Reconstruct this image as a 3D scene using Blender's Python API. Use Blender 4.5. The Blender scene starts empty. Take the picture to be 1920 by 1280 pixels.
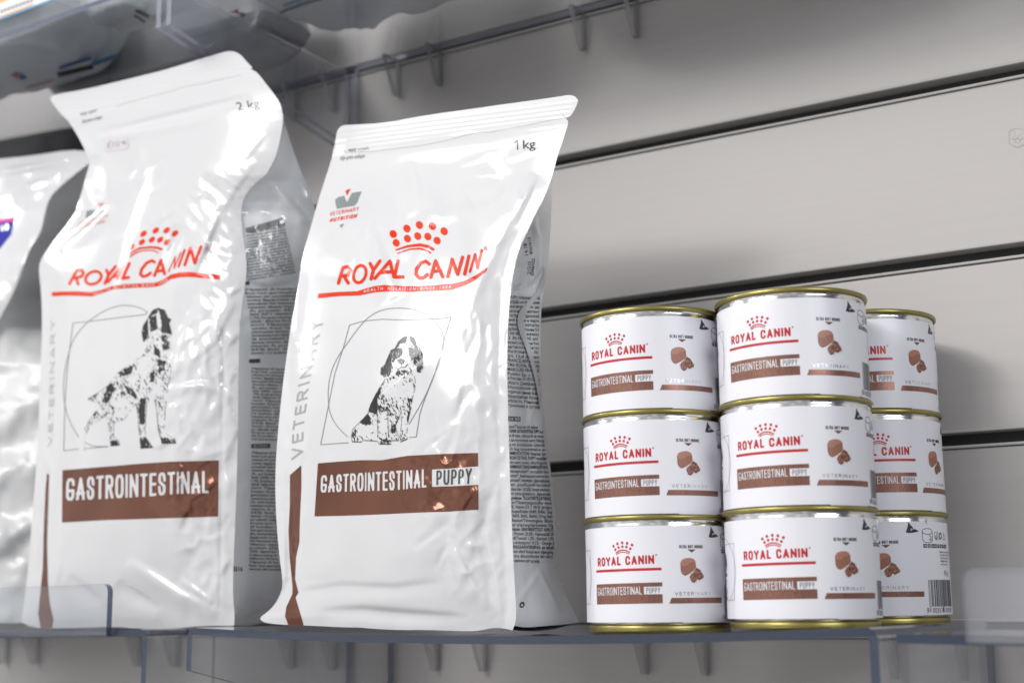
import bpy, math, random
import numpy as np

SC = 0.001                                   # the script measures in millimetres
scene = bpy.context.scene
COL = scene.collection

# ------------------------------------------------------------------ camera
CAM_H, YAW, PITCH, ROLL, FPX = 11.18, 0.56333, 0.18337, -0.00974, 2677.8
_F = np.array([-math.sin(YAW)*math.cos(PITCH), math.cos(YAW)*math.cos(PITCH), math.sin(PITCH)])
_R0 = np.array([math.cos(YAW), math.sin(YAW), 0.0]); _U0 = np.cross(_R0, _F)
_R = math.cos(ROLL)*_R0 + math.sin(ROLL)*_U0
_U = -math.sin(ROLL)*_R0 + math.cos(ROLL)*_U0
_C = np.array([0, 0, CAM_H])
cam = bpy.data.cameras.new('camera'); camo = bpy.data.objects.new('camera', cam); COL.objects.link(camo)
cam.sensor_width = 36.0; cam.lens = 36.0*FPX/1920.0
cam.clip_start = 0.02; cam.clip_end = 50
from mathutils import Matrix, Vector
camo.matrix_world = Matrix(((_R[0], _U[0], -_F[0], 0), (_R[1], _U[1], -_F[1], 0), (_R[2], _U[2], -_F[2], CAM_H*SC), (0, 0, 0, 1)))
cam.dof.use_dof = True
cam.dof.focus_distance = float(np.dot(np.array([-400, 622, 120])-_C, _F))*SC
cam.dof.aperture_fstop = 7.0
scene.camera = camo

# ------------------------------------------------------------------ light
W = bpy.data.worlds.new('World'); scene.world = W; W.use_nodes = True
wn = W.node_tree; bgn = wn.nodes['Background']
tc = wn.nodes.new('ShaderNodeTexCoord'); dp = wn.nodes.new('ShaderNodeVectorMath'); dp.operation = 'DOT_PRODUCT'
dp.inputs[1].default_value = (-0.55, -0.72, 0.42)
rp = wn.nodes.new('ShaderNodeValToRGB')
mr = wn.nodes.new('ShaderNodeMapRange'); mr.inputs[1].default_value = -1; mr.inputs[2].default_value = 1
wn.links.new(tc.outputs['Generated'], dp.inputs[0]); wn.links.new(dp.outputs['Value'], mr.inputs[0])
wn.links.new(mr.outputs[0], rp.inputs[0])
e = rp.color_ramp.elements
e[0].position = 0.35; e[0].color = (0.18, 0.18, 0.205, 1)
e[1].position = 0.95; e[1].color = (1.08, 1.06, 1.05, 1)
bgn.inputs[1].default_value = 0.78
# the shop around: brighter and darker shelves, signs and gaps, only ever seen in reflections
mp = wn.nodes.new('ShaderNodeMapping'); mp.inputs['Scale'].default_value = (5.0, 5.0, 2.2)
vo = wn.nodes.new('ShaderNodeTexNoise'); vo.inputs['Scale'].default_value = 1.6; vo.inputs['Detail'].default_value = 3; vo.inputs['Roughness'].default_value = 0.65
vr = wn.nodes.new('ShaderNodeValToRGB'); vr.color_ramp.elements[0].position = 0.40; vr.color_ramp.elements[1].position = 0.62
vr.color_ramp.elements[0].color = (0.35, 0.36, 0.38, 1); vr.color_ramp.elements[1].color = (1.55, 1.54, 1.52, 1)
mu = wn.nodes.new('ShaderNodeMix'); mu.data_type = 'RGBA'; mu.blend_type = 'MULTIPLY'; mu.inputs[0].default_value = 1.0
wn.links.new(tc.outputs['Generated'], mp.inputs[0]); wn.links.new(mp.outputs[0], vo.inputs['Vector']); wn.links.new(vo.outputs['Fac'], vr.inputs[0])
wn.links.new(rp.outputs[0], mu.inputs[6]); wn.links.new(vr.outputs[0], mu.inputs[7]); wn.links.new(mu.outputs[2], bgn.inputs[0])

def area(name, loc, target, sx_, sy_, power, col=(1, 1, 1)):
    l = bpy.data.lights.new(name, 'AREA'); l.shape = 'RECTANGLE'; l.size = sx_*SC; l.size_y = sy_*SC
    l.energy = power; l.color = col
    o = bpy.data.objects.new(name, l); COL.objects.link(o); o.location = Vector(loc)*SC
    d = (Vector(target)-Vector(loc)).normalized()
    o.rotation_euler = d.to_track_quat('-Z', 'Y').to_euler()
    return o
area('ceiling_or_fill_lamp', (-1050, -1250, 1150), (-400, 700, 150), 380, 150, 8, (1.0, 0.975, 0.95))
area('ceiling_or_fill_lamp', (-1500, -1900, 1720), (-350, 700, 150), 1900, 1000, 54, (1.0, 0.98, 0.96))
area('ceiling_or_fill_lamp', (1300, -150, 620), (-350, 680, 150), 900, 160, 10, (0.94, 0.97, 1.0))  # added low fill from the right to brighten the side gussets, no known source
area('ceiling_or_fill_lamp', (-2500, -120, 1150), (-300, 700, 150), 170, 520, 11, (0.96, 0.98, 1.0))
scene.view_settings.view_transform = 'Standard'; scene.view_settings.look = 'None'
scene.view_settings.exposure = -0.04; scene.view_settings.gamma = 1.0
try: scene.view_settings.use_curve_mapping = False
except Exception: pass
scene.cycles.max_bounces = 12; scene.cycles.transparent_max_bounces = 24
scene.cycles.caustics_reflective = False; scene.cycles.caustics_refractive = False

# ------------------------------------------------------------------ materials
MATS = {}
def mat(name, col, rough=0.5, metal=0.0, coat=0.0, bump=None, spec=0.5, noise=None):
    m = bpy.data.materials.new(name); m.use_nodes = True
    nt = m.node_tree; b = nt.nodes['Principled BSDF']
    b.inputs['Base Color'].default_value = (*col, 1); b.inputs['Roughness'].default_value = rough
    b.inputs['Metallic'].default_value = metal; b.inputs['Coat Weight'].default_value = coat
    b.inputs['Coat Roughness'].default_value = 0.06
    b.inputs['Specular IOR Level'].default_value = spec
    t = None
    if bump or noise:
        t = nt.nodes.new('ShaderNodeTexCoord')
    if bump:
        for (scale, strength, dist) in bump:
            n = nt.nodes.new('ShaderNodeTexNoise'); n.inputs['Scale'].default_value = scale; n.inputs['Detail'].default_value = 3
            nt.links.new(t.outputs['Object'], n.inputs['Vector'])
            bp = nt.nodes.new('ShaderNodeBump'); bp.inputs['Strength'].default_value = strength; bp.inputs['Distance'].default_value = dist
            nt.links.new(n.outputs['Fac'], bp.inputs['Height'])
            if b.inputs['Normal'].is_linked:
                nt.links.new(b.inputs['Normal'].links[0].from_socket, bp.inputs['Normal'])
            nt.links.new(bp.outputs[0], b.inputs['Normal'])
    if noise:
        scale, c2, lo, hi = noise
        n = nt.nodes.new('ShaderNodeTexNoise'); n.inputs['Scale'].default_value = scale; n.inputs['Detail'].default_value = 6
        nt.links.new(t.outputs['Object'], n.inputs['Vector'])
        r = nt.nodes.new('ShaderNodeValToRGB'); r.color_ramp.elements[0].position = lo; r.color_ramp.elements[1].position = hi
        r.color_ramp.elements[0].color = (*col, 1); r.color_ramp.elements[1].color = (*c2, 1)
        nt.links.new(n.outputs['Fac'], r.inputs[0]); nt.links.new(r.outputs[0], b.inputs['Base Color'])
    MATS[name] = m
    return m
FB = [(45, 0.06, 0.0010)]
film = mat('white_film', (0.66, 0.66, 0.675), 0.13, 0, 0.15, FB)
film_side = mat('grey_film', (0.80, 0.82, 0.84), 0.15, 0, 0.5, [(60, 0.2, 0.0015)])
film_old = mat('dull_white_film', (0.82, 0.86, 0.88), 0.22, 0, 0.3, [(30, 0.35, 0.003)])
film_grey = mat('dark_grey_film', (0.30, 0.31, 0.32), 0.2, 0.3, 0.4, [(25, 0.5, 0.004)])
red = mat('red_ink', (0.68, 0.034, 0.001), 0.13, 0, 0.05, FB, 0.35)
copper = mat('copper_ink', (0.18, 0.073, 0.047), 0.2, 0.6, 0.15, FB)
black = mat('black_ink', (0.018, 0.02, 0.02), 0.13, 0, 0.15, FB)
grey = mat('grey_ink', (0.22, 0.23, 0.23), 0.13, 0, 0.15, FB)
grey2 = mat('dark_grey_ink', (0.07, 0.073, 0.075), 0.2)
pale = mat('pale_grey_ink', (0.36, 0.37, 0.38), 0.13, 0.1, 0.15, FB)
silver_ink = mat('silver_ink', (0.22, 0.25, 0.25), 0.25, 0.3, 0.1, FB)
blue = mat('blue_ink', (0.004, 0.012, 0.30), 0.55, 0, 0.0, None, 0.15)
pink = mat('pink_ink', (0.65, 0.03, 0.28), 0.5, 0, 0.0, None, 0.2)
cyan = mat('cyan_ink', (0.02, 0.22, 0.42), 0.3)
blue2 = mat('mid_blue_ink', (0.05, 0.10, 0.30), 0.3)
orange = mat('orange_ink', (0.75, 0.33, 0.05), 0.3)
rust = mat('pale_red_ink', (0.55, 0.16, 0.13), 0.3)
white_ink = mat('white_ink', (0.82, 0.82, 0.83), 0.2, 0, 0.4)
paper = mat('can_label_paper', (0.79, 0.79, 0.84), 0.36, 0, 0.0, [(160, 0.04, 0.0004)])
c_red = mat('can_red_ink', (0.50, 0.02, 0.03), 0.34)
c_copper = mat('can_copper_ink', (0.22, 0.10, 0.075), 0.3, 0.45, 0, None, 0.5, (900, (0.30, 0.15, 0.115), 0.35, 0.7))
c_black = mat('can_black_ink', (0.02, 0.022, 0.028), 0.34)
c_grey = mat('can_grey_ink', (0.20, 0.21, 0.23), 0.34)
c_white = mat('can_white_ink', (0.78, 0.78, 0.82), 0.34)
silver_foil = mat('can_silver_foil', (0.62, 0.63, 0.65), 0.22, 0.85)
tan = mat('mousse_light', (0.44, 0.205, 0.14), 0.4, 0, 0, None, 0.5, (1500, (0.36, 0.16, 0.105), 0.4, 0.65))
tan2 = mat('mousse_mid', (0.34, 0.145, 0.095), 0.4, 0, 0, None, 0.5, (1500, (0.26, 0.10, 0.065), 0.4, 0.65))
tan3 = mat('mousse_dark', (0.16, 0.062, 0.038), 0.4)
gold = mat('gold_lacquer', (0.30, 0.255, 0.075), 0.34, 0.8, 0.15, [(220, 0.06, 0.0006)])
tin = mat('bare_tin', (0.72, 0.72, 0.72), 0.16, 1.0, 0, [(300, 0.05, 0.0005)])
wallm = mat('grey_slat_paint', (0.46, 0.442, 0.433), 0.36, 0.15, 0.0, [(8, 0.08, 0.004), (900, 0.03, 0.0004)], 0.5, (3.0, (0.49, 0.47, 0.46), 0.3, 0.7))
_nt = wallm.node_tree; _b = _nt.nodes['Principled BSDF']
_t = _nt.nodes.new('ShaderNodeTexCoord'); _m = _nt.nodes.new('ShaderNodeMapping'); _m.inputs['Scale'].default_value = (2.0, 40.0, 90.0)
_n = _nt.nodes.new('ShaderNodeTexNoise'); _n.inputs['Scale'].default_value = 3.0; _n.inputs['Detail'].default_value = 5
_r = _nt.nodes.new('ShaderNodeMapRange'); _r.inputs[1].default_value = .3; _r.inputs[2].default_value = .7; _r.inputs[3].default_value = .965; _r.inputs[4].default_value = 1.025
_x = _nt.nodes.new('ShaderNodeMix'); _x.data_type = 'RGBA'; _x.blend_type = 'MULTIPLY'; _x.inputs[0].default_value = 1.0
_nt.links.new(_t.outputs['Object'], _m.inputs[0]); _nt.links.new(_m.outputs[0], _n.inputs['Vector']); _nt.links.new(_n.outputs['Fac'], _r.inputs[0])
_nt.links.new(_b.inputs['Base Color'].links[0].from_socket, _x.inputs[6]); _nt.links.new(_r.outputs[0], _x.inputs[7]); _nt.links.new(_x.outputs[2], _b.inputs['Base Color'])
_r2 = _nt.nodes.new('ShaderNodeMapRange'); _r2.inputs[3].default_value = .50; _r2.inputs[4].default_value = .6
_nt.links.new(_n.outputs['Fac'], _r2.inputs[0]); _nt.links.new(_r2.outputs[0], _b.inputs['Roughness'])
groovem = mat('groove_aluminium', (0.30, 0.295, 0.285), 0.38, 0.55)
lipm = mat('slot_lip_paint', (0.52, 0.51, 0.49), 0.3)
groovedark = mat('groove_back', (0.045, 0.045, 0.045), 0.7)
stickerm = mat('sticker_paper', (0.60, 0.575, 0.60), 0.6)
residue = mat('glue_residue', (0.49, 0.47, 0.465), 0.5, 0, 0, [(300, 0.5, 0.001)])
residue_edge = mat('glue_edge', (0.33, 0.32, 0.31), 0.6)

def acrylic(name, tint, refl, haze=None):
    m = bpy.data.materials.new(name); m.use_nodes = True; nt = m.node_tree
    for n in list(nt.nodes):
        if n.type != 'OUTPUT_MATERIAL': nt.nodes.remove(n)
    out = [n for n in nt.nodes if n.type == 'OUTPUT_MATERIAL'][0]
    t = nt.nodes.new('ShaderNodeBsdfTransparent'); t.inputs[0].default_value = (*tint, 1)
    g = nt.nodes.new('ShaderNodeBsdfGlossy'); g.inputs['Roughness'].default_value = 0.04; g.inputs[0].default_value = (0.95, 0.96, 1, 1)
    lw = nt.nodes.new('ShaderNodeLayerWeight'); lw.inputs['Blend'].default_value = 0.5
    pw = nt.nodes.new('ShaderNodeMath'); pw.operation = 'POWER'; pw.inputs[1].default_value = 4.0
    f = nt.nodes.new('ShaderNodeMath'); f.operation = 'MULTIPLY_ADD'; f.inputs[1].default_value = refl; f.inputs[2].default_value = 0.035
    nt.links.new(lw.outputs['Facing'], pw.inputs[0]); nt.links.new(pw.outputs[0], f.inputs[0])
    mx = nt.nodes.new('ShaderNodeMixShader')
    nt.links.new(f.outputs[0], mx.inputs[0]); nt.links.new(t.outputs[0], mx.inputs[1]); nt.links.new(g.outputs[0], mx.inputs[2])
    last = mx
    if haze:
        d = nt.nodes.new('ShaderNodeBsdfPrincipled'); d.inputs['Base Color'].default_value = (*haze[0], 1); d.inputs['Roughness'].default_value = 0.25
        m2 = nt.nodes.new('ShaderNodeMixShader'); m2.inputs[0].default_value = haze[1]
        nt.links.new(mx.outputs[0], m2.inputs[1]); nt.links.new(d.outputs[0], m2.inputs[2]); last = m2
    nt.links.new(last.outputs[0], out.inputs[0])
    MATS[name] = m
    return m
acr = acrylic('clear_acrylic', (0.965, 0.972, 0.98), 0.93, ((0.5, 0.52, 0.56), 0.02))
acr_edge = acrylic('acrylic_cut_edge', (0.45, 0.52, 0.68), 0.3, ((0.045, 0.058, 0.092), 0.74))
acr_lip = acrylic('acrylic_lip', (0.93, 0.945, 0.955), 0.5, ((0.55, 0.56, 0.60), 0.05))

# ------------------------------------------------------------------ object helpers
def link(name, verts, faces, mats, parent=None, smooth=True, fm=None, origin=(0, 0, 0)):
    """verts in mm, world space; origin in mm (world) of the parent"""
    me = bpy.data.meshes.new(name)
    v = (np.asarray(verts, float)-np.asarray(origin, float))*SC
    if isinstance(faces, tuple):             # (quads/tris arrays) fast path
        faces = [list(map(int, f)) for a in faces for f in a]
    me.from_pydata([tuple(p) for p in v], [], faces)
    for m in (mats if isinstance(mats, (list, tuple)) else [mats]): me.materials.append(m)
    if fm is not None: me.polygons.foreach_set('material_index', np.asarray(fm, dtype=np.int32))
    if smooth: me.polygons.foreach_set('use_smooth', np.ones(len(me.polygons), dtype=bool))
    me.update()
    o = bpy.data.objects.new(name, me); COL.objects.link(o)
    if parent is not None: o.parent = parent
    return o
def thing(name, label, cat, loc, group=None):
    o = bpy.data.objects.new(name, None); COL.objects.link(o); o.location = Vector(loc)*SC
    o.empty_display_size = 0.02
    o['label'] = label; o['category'] = cat
    if group: o['group'] = group
    return o

def ray(px, py):
    px = np.asarray(px, float)[..., None]; py = np.asarray(py, float)[..., None]
    return _F + (px-960)/FPX*_R - (py-640)/FPX*_U
def at(px, py, Y):
    d = ray(px, py); return _C + d*(np.asarray(Y, float)/d[..., 1])[..., None]
def atz(px, py, Z):
    d = ray(px, py); return _C + d*((np.asarray(Z, float)-CAM_H)/d[..., 2])[..., None]

# ------------------------------------------------------------------ flat shape fields (negative inside)
class G:
    def __init__(s, x0, y0, x1, y1, step):
        s.x = np.arange(x0, x1+step, step, dtype=float); s.y = np.arange(y0, y1+step, step, dtype=float)
        s.X, s.Y = np.meshgrid(s.x, s.y); s.f = np.full(s.X.shape, 1e3)
    def _win(s, pts, pad):
        p = np.asarray(pts, float)
        i0 = max(0, np.searchsorted(s.x, p[:, 0].min()-pad)-1); i1 = np.searchsorted(s.x, p[:, 0].max()+pad)+1
        j0 = max(0, np.searchsorted(s.y, p[:, 1].min()-pad)-1); j1 = np.searchsorted(s.y, p[:, 1].max()+pad)+1
        return slice(j0, j1), slice(i0, i1)
    def d_seg(s, pts, w, win):
        X, Y = s.X[win], s.Y[win]; d = np.full(X.shape, 1e3); p = np.asarray(pts, float)
        ww = np.broadcast_to(np.asarray(w, float), (len(p),))
        for k in range(len(p)-1):
            a, b = p[k], p[k+1]; ab = b-a; L = ab@ab
            t = np.clip(((X-a[0])*ab[0]+(Y-a[1])*ab[1])/max(L, 1e-9), 0, 1)
            d = np.minimum(d, np.hypot(X-a[0]-t*ab[0], Y-a[1]-t*ab[1]) - 0.5*(ww[k]*(1-t)+ww[k+1]*t))
        return d
    def d_poly(s, pts, win):
        X, Y = s.X[win], s.Y[win]; p = np.asarray(pts, float); q = np.roll(p, -1, 0)
        d = np.full(X.shape, 1e3); ins = np.zeros(X.shape, bool)
        for a, b in zip(p, q):
            ab = b-a; L = ab@ab
            t = np.clip(((X-a[0])*ab[0]+(Y-a[1])*ab[1])/max(L, 1e-9), 0, 1)
            d = np.minimum(d, np.hypot(X-a[0]-t*ab[0], Y-a[1]-t*ab[1]))
            c = ((a[1] > Y) != (b[1] > Y))
            with np.errstate(divide='ignore', invalid='ignore'):
                xi = a[0]+(Y-a[1])/(b[1]-a[1] if b[1] != a[1] else 1e-9)*ab[0]
            ins ^= c & (X < xi)
        return np.where(ins, -d, d)
    def seg(s, pts, w, clip=None, sub=False):
        win = s._win(pts, np.max(w)+3*(s.x[1]-s.x[0])); 
        if s.X[win].size == 0: return s
        d = s.d_seg(pts, w, win)
        if clip is not None: d = np.maximum(d, s.d_poly(clip, win))
        s.f[win] = np.maximum(s.f[win], -d) if sub else np.minimum(s.f[win], d)
        return s
    def poly(s, pts, sub=False):
        win = s._win(pts, 3*(s.x[1]-s.x[0]))
        if s.X[win].size == 0: return s
        d = s.d_poly(pts, win)
        s.f[win] = np.maximum(s.f[win], -d) if sub else np.minimum(s.f[win], d)
        return s
    def ell(s, cx, cy, rx, ry, ang=0, sub=False):
        a = np.linspace(0, 2*np.pi, 28, endpoint=False); c, n = math.cos(ang), math.sin(ang)
        return s.poly([(cx+rx*math.cos(t)*c-ry*math.sin(t)*n, cy+rx*math.cos(t)*n+ry*math.sin(t)*c) for t in a], sub)
    def mesh(s):
        """marching squares -> (verts 2d, faces)"""
        f = s.f; ny, nx = f.shape; ins = f < 0
        c = ins[:-1, :-1].astype(int)+ins[:-1, 1:]+ins[1:, :-1]+ins[1:, 1:]
        full = np.argwhere(c == 4); part = np.argwhere((c > 0) & (c < 4))
        idx = {}; V = []; Fc = []
        def gp(j, i):
            k = (j, i)
            if k not in idx: idx[k] = len(V); V.append((s.x[i], s.y[j]))
            return idx[k]
        for j, i in full.tolist():
            Fc.append((gp(j, i), gp(j, i+1), gp(j+1, i+1), gp(j+1, i)))
        for j, i in part.tolist():
            cs = [(j, i), (j, i+1), (j+1, i+1), (j+1, i)]; out = []
            for a in range(4):
                p, q = cs[a], cs[(a+1) % 4]; fp, fq = f[p], f[q]
                if fp < 0: out.append(gp(*p))
                if (fp < 0) != (fq < 0):
                    k = (p, q) if p < q else (q, p)
                    if k not in idx:
                        t = fp/(fp-fq); t = min(max(t, 0.02), 0.98)
                        idx[k] = len(V); V.append((s.x[p[1]]*(1-t)+s.x[q[1]]*t, s.y[p[0]]*(1-t)+s.y[q[0]]*t))
                    out.append(idx[k])
            if len(out) >= 3: Fc.append(tuple(out))
        return np.array(V).reshape(-1, 2), Fc

def arc(cx, cy, rx, ry, a0, a1, n=12):
    return [(cx+rx*math.cos(math.radians(a)), cy+ry*math.sin(math.radians(a))) for a in np.linspace(a0, a1, n)]
# stroke letters on a 0..1 box, v upward: (relative width, strokes)
GL = {
 'A': (1.0, [[(0, 0), (.5, 1), (1, 0)], [(.2, .27), (.8, .27)]]),
 'B': (.9, [[(0, 0), (0, 1), (.6, 1), (.92, .88), (.92, .64), (.6, .52), (0, .52)], [(.6, .52), (1, .4), (1, .14), (.6, 0), (0, 0)]]),
 'C': (.92, [[(1, .74), (.95, .88), (.75, 1), (.25, 1), (.03, .85), (0, .7), (0, .3), (.03, .15), (.25, 0), (.75, 0), (.95, .12), (1, .26)]]),
 'D': (.95, [[(0, 0), (0, 1), (.6, 1), (.92, .85), (1, .6), (1, .4), (.92, .15), (.6, 0), (0, 0)]]),
 'E': (.8, [[(1, 1), (0, 1), (0, 0), (1, 0)], [(0, .52), (.85, .52)]]),
 'F': (.78, [[(1, 1), (0, 1), (0, 0)], [(0, .5), (.85, .5)]]),
 'G': (.95, [[(1, .82), (.95, .93), (.75, 1), (.25, 1), (.03, .87), (0, .7), (0, .3), (.03, .13), (.25, 0), (.75, 0), (.97, .13), (1, .3), (1, .43), (.62, .43)]]),
 'H': (.95, [[(0, 0), (0, 1)], [(1, 0), (1, 1)], [(0, .5), (1, .5)]]),
 'I': (.12, [[(.5, 0), (.5, 1)]]),
 'K': (.9, [[(0, 0), (0, 1)], [(1, 1), (0, .42)], [(.32, .6), (1, 0)]]),
 'L': (.75, [[(0, 1), (0, 0), (1, 0)]]),
 'M': (1.15, [[(0, 0), (0, 1), (.5, .3), (1, 1), (1, 0)]]),
 'N': (1.0, [[(0, 0), (0, 1), (1, 0), (1, 1)]]),
 'O': (.95, [[(.25, 1), (.75, 1), (.97, .85), (1, .68), (1, .32), (.97, .15), (.75, 0), (.25, 0), (.03, .15), (0, .32), (0, .68), (.03, .85), (.25, 1)]]),
 'P': (.88, [[(0, 0), (0, 1), (.65, 1), (.95, .9), (1, .74), (.95, .56), (.65, .45), (0, .45)]]),
 'R': (.92, [[(0, 0), (0, 1), (.65, 1), (.94, .9), (.98, .74), (.94, .58), (.65, .47), (0, .47)], [(.55, .47), (1, 0)]]),
 'S': (.88, [[(.97, .76), (.9, .92), (.7, 1), (.28, 1), (.06, .9), (.02, .74), (.1, .6), (.5, .5), (.9, .4), (.98, .25), (.92, .09), (.7, 0), (.28, 0), (.08, .09), (.02, .26)]]),
 'T': (.85, [[(0, 1), (1, 1)], [(.5, 1), (.5, 0)]]),
 'U': (.95, [[(0, 1), (0, .3), (.04, .12), (.28, 0), (.72, 0), (.96, .12), (1, .3), (1, 1)]]),
 'V': (1.0, [[(0, 1), (.5, 0), (1, 1)]]),
 'W': (1.4, [[(0, 1), (.25, 0), (.5, .9), (.75, 0), (1, 1)]]),
 'X': (1.0, [[(0, 1), (1, 0)], [(0, 0), (1, 1)]]),
 'Y': (1.0, [[(0, 1), (.5, .45), (1, 1)], [(.5, .45), (.5, 0)]]),
 '0': (.9, [[(.3, 1), (.7, 1), (1, .75), (1, .25), (.7, 0), (.3, 0), (0, .25), (0, .75), (.3, 1)]]),
 '1': (.5, [[(0, .75), (.7, 1), (.7, 0)]]),
 '2': (.85, [[(0, .75), (.15, .95), (.5, 1), (.85, .93), (.98, .72), (.85, .5), (0, 0), (1, 0)]]),
 '3': (.85, [[(0, .95), (.3, 1), (.7, 1), (.95, .78), (.7, .53), (.35, .53)], [(.7, .53), (1, .28), (.7, 0), (.3, 0), (0, .08)]]),
 '5': (.85, [[(.9, 1), (.1, 1), (.05, .55), (.6, .6), (1, .35), (.7, .02), (.3, 0), (0, .08)]]),
 '6': (.85, [[(.9, .95), (.5, 1), (.1, .75), (0, .3), (.25, 0), (.75, 0), (1, .28), (.75, .57), (.3, .57), (.02, .35)]]),
 '7': (.85, [[(0, 1), (1, 1), (.3, 0)]]),
 '8': (.88, [[(.5, .53), (.15, .65), (.1, .85), (.35, 1), (.65, 1), (.9, .85), (.85, .65), (.5, .53), (.08, .38), (0, .18), (.3, 0), (.7, 0), (1, .18), (.92, .38), (.5, .53)]]),
 '9': (.85, [[(.98, .65), (.7, .43), (.25, .43), (0, .7), (.25, 1), (.75, 1), (1, .7), (.9, .25), (.5, 0), (.1, .05)]]),
}
def word(g, text, mp, w, sub=False, gap=0.28, hx=None, hy=None, space=0.6, clipbox=True, asp=1.0):
    """strokes of `text` laid on the unit strip and carried to the plane by mp(u, v); w = stroke width there"""
    ws = [GL[c][0] if c != ' ' else space for c in text]
    ws = [max(x, .28) if c == 'I' else x for x, c in zip(ws, text)]
    tot = sum(ws)+gap*(len(text)-1); x = 0
    L = np.linalg.norm(np.array(mp(1, .5))-np.array(mp(0, .5))); Hh = np.linalg.norm(np.array(mp(.5, 1))-np.array(mp(.5, 0)))
    for c, wd in zip(text, ws):
        if c != ' ':
            u0, u1 = x/tot, (x+wd)/tot
            ww = w if np.isscalar(w) else w
            ix = min(.45, 0.5*ww/max((u1-u0)*L, 1e-6)); iy = min(.45, 0.5*ww/max(Hh, 1e-6))
            def M(p):
                return mp(u0+(u1-u0)*(ix+p[0]*(1-2*ix)), iy+p[1]*(1-2*iy))
            box = [mp(u0, 0), mp(u1, 0), mp(u1, 1), mp(u0, 1)]
            for st in GL[c][1]:
                pts = [np.array(M(p)) for p in st]
                if clipbox and np.hypot(*(pts[0]-pts[-1])) > 1e-6:
                    for a, b in ((0, 1), (-1, -2)):
                        d = pts[a]-pts[b]; pts[a] = pts[a]+d/max(np.hypot(*d), 1e-6)*ww*0.6
                g.seg(pts, ww, box if clipbox else None, sub)
        x += wd+gap
    return g
def quad(tl, tr, bl, br):
    tl, tr, bl, br = map(np.array, (tl, tr, bl, br))
    def m(u, v): return tuple((bl*(1-u)+br*u)*(1-v)+(tl*(1-u)+tr*u)*v)
    return m
def strip(base, top):
    """baseline and top polylines with matching point counts"""
    b = np.array(base, float); t = np.array(top, float)
    def cum(p): 
        d = np.concatenate([[0], np.cumsum(np.hypot(*np.diff(p, axis=0).T))]); return d/d[-1]
    cb, ct = cum(b), cum(t)
    def m(u, v):
        p = np.array([np.interp(u, cb, b[:, 0]), np.interp(u, cb, b[:, 1])]); q = np.array([np.interp(u, ct, t[:, 0]), np.interp(u, ct, t[:, 1])])
        return tuple(p*(1-v)+q*v)
    return m

# built-in font text as flat triangles in a unit box (u 0..1, v in cap heights)
_tc = {}
def bfont(text, bold=0.0):
    k = (text, bold)
    if k in _tc: return _tc[k]
    cu = bpy.data.curves.new('t', 'FONT'); cu.body = text; cu.resolution_u = 2; cu.offset = bold
    ob = bpy.data.objects.new('t', cu); COL.objects.link(ob)
    dg = bpy.context.evaluated_depsgraph_get(); ev = ob.evaluated_get(dg); me = ev.to_mesh()
    v = np.array([(p.co.x, p.co.y) for p in me.vertices]).reshape(-1, 2); f = [tuple(p.vertices) for p in me.polygons]
    ev.to_mesh_clear(); bpy.data.objects.remove(ob); bpy.data.curves.remove(cu)
    if len(v):
        v = v.copy(); x0, x1 = v[:, 0].min(), v[:, 0].max(); v[:, 0] = (v[:, 0]-x0)/max(x1-x0, 1e-6); v[:, 1] /= 0.73
    _tc[k] = (v, f)
    return _tc[k]
class Acc:
    """collects flat pieces (2d verts + faces) for one print"""
    def __init__(s): s.v = []; s.f = []; s.n = 0
    def add(s, v, f):
        if len(v) == 0: return s
        s.v.append(v); s.f += [tuple(i+s.n for i in q) for q in f]; s.n += len(v); return s
    def g(s, g): return s.add(*g.mesh())
    def text(s, t, mp, bold=0.0):
        v, f = bfont(t, bold)
        if len(v) == 0: return s
        return s.add(np.array([mp(a, b) for a, b in v]), f)
    def out(s): return np.concatenate(s.v), s.f

# ------------------------------------------------------------------ noise
_rng = np.random.RandomState(7)
_tab = _rng.rand(256, 256)
def vnoise(x, y):
    x = np.asarray(x, float); y = np.asarray(y, float)
    i = np.floor(x).astype(int); j = np.floor(y).astype(int); u = x-i; v = y-j
    u = u*u*(3-2*u); v = v*v*(3-2*v)
    T = lambda a, b: _tab[a % 256, b % 256]
    return (T(i, j)*(1-u)+T(i+1, j)*u)*(1-v)+(T(i, j+1)*(1-u)+T(i+1, j+1)*u)*v
def fbm(x, y, o=3):
    s = 0; a = .5
    for k in range(o): s = s+a*vnoise(x*2**k+17*k, y*2**k+31*k); a *= .5
    return s/(1-.5**o)
def dseg(px, py, pts):
    d = np.full(np.shape(px), 1e4); p = np.asarray(pts, float)
    for a, b in zip(p[:-1], p[1:]):
        ab = b-a; L = ab@ab
        t = np.clip(((px-a[0])*ab[0]+(py-a[1])*ab[1])/max(L, 1e-9), 0, 1)
        d = np.minimum(d, np.hypot(px-a[0]-t*ab[0], py-a[1]-t*ab[1]))
    return d
def smooth01(t): t = np.clip(t, 0, 1); return t*t*(3-2*t)

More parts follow.
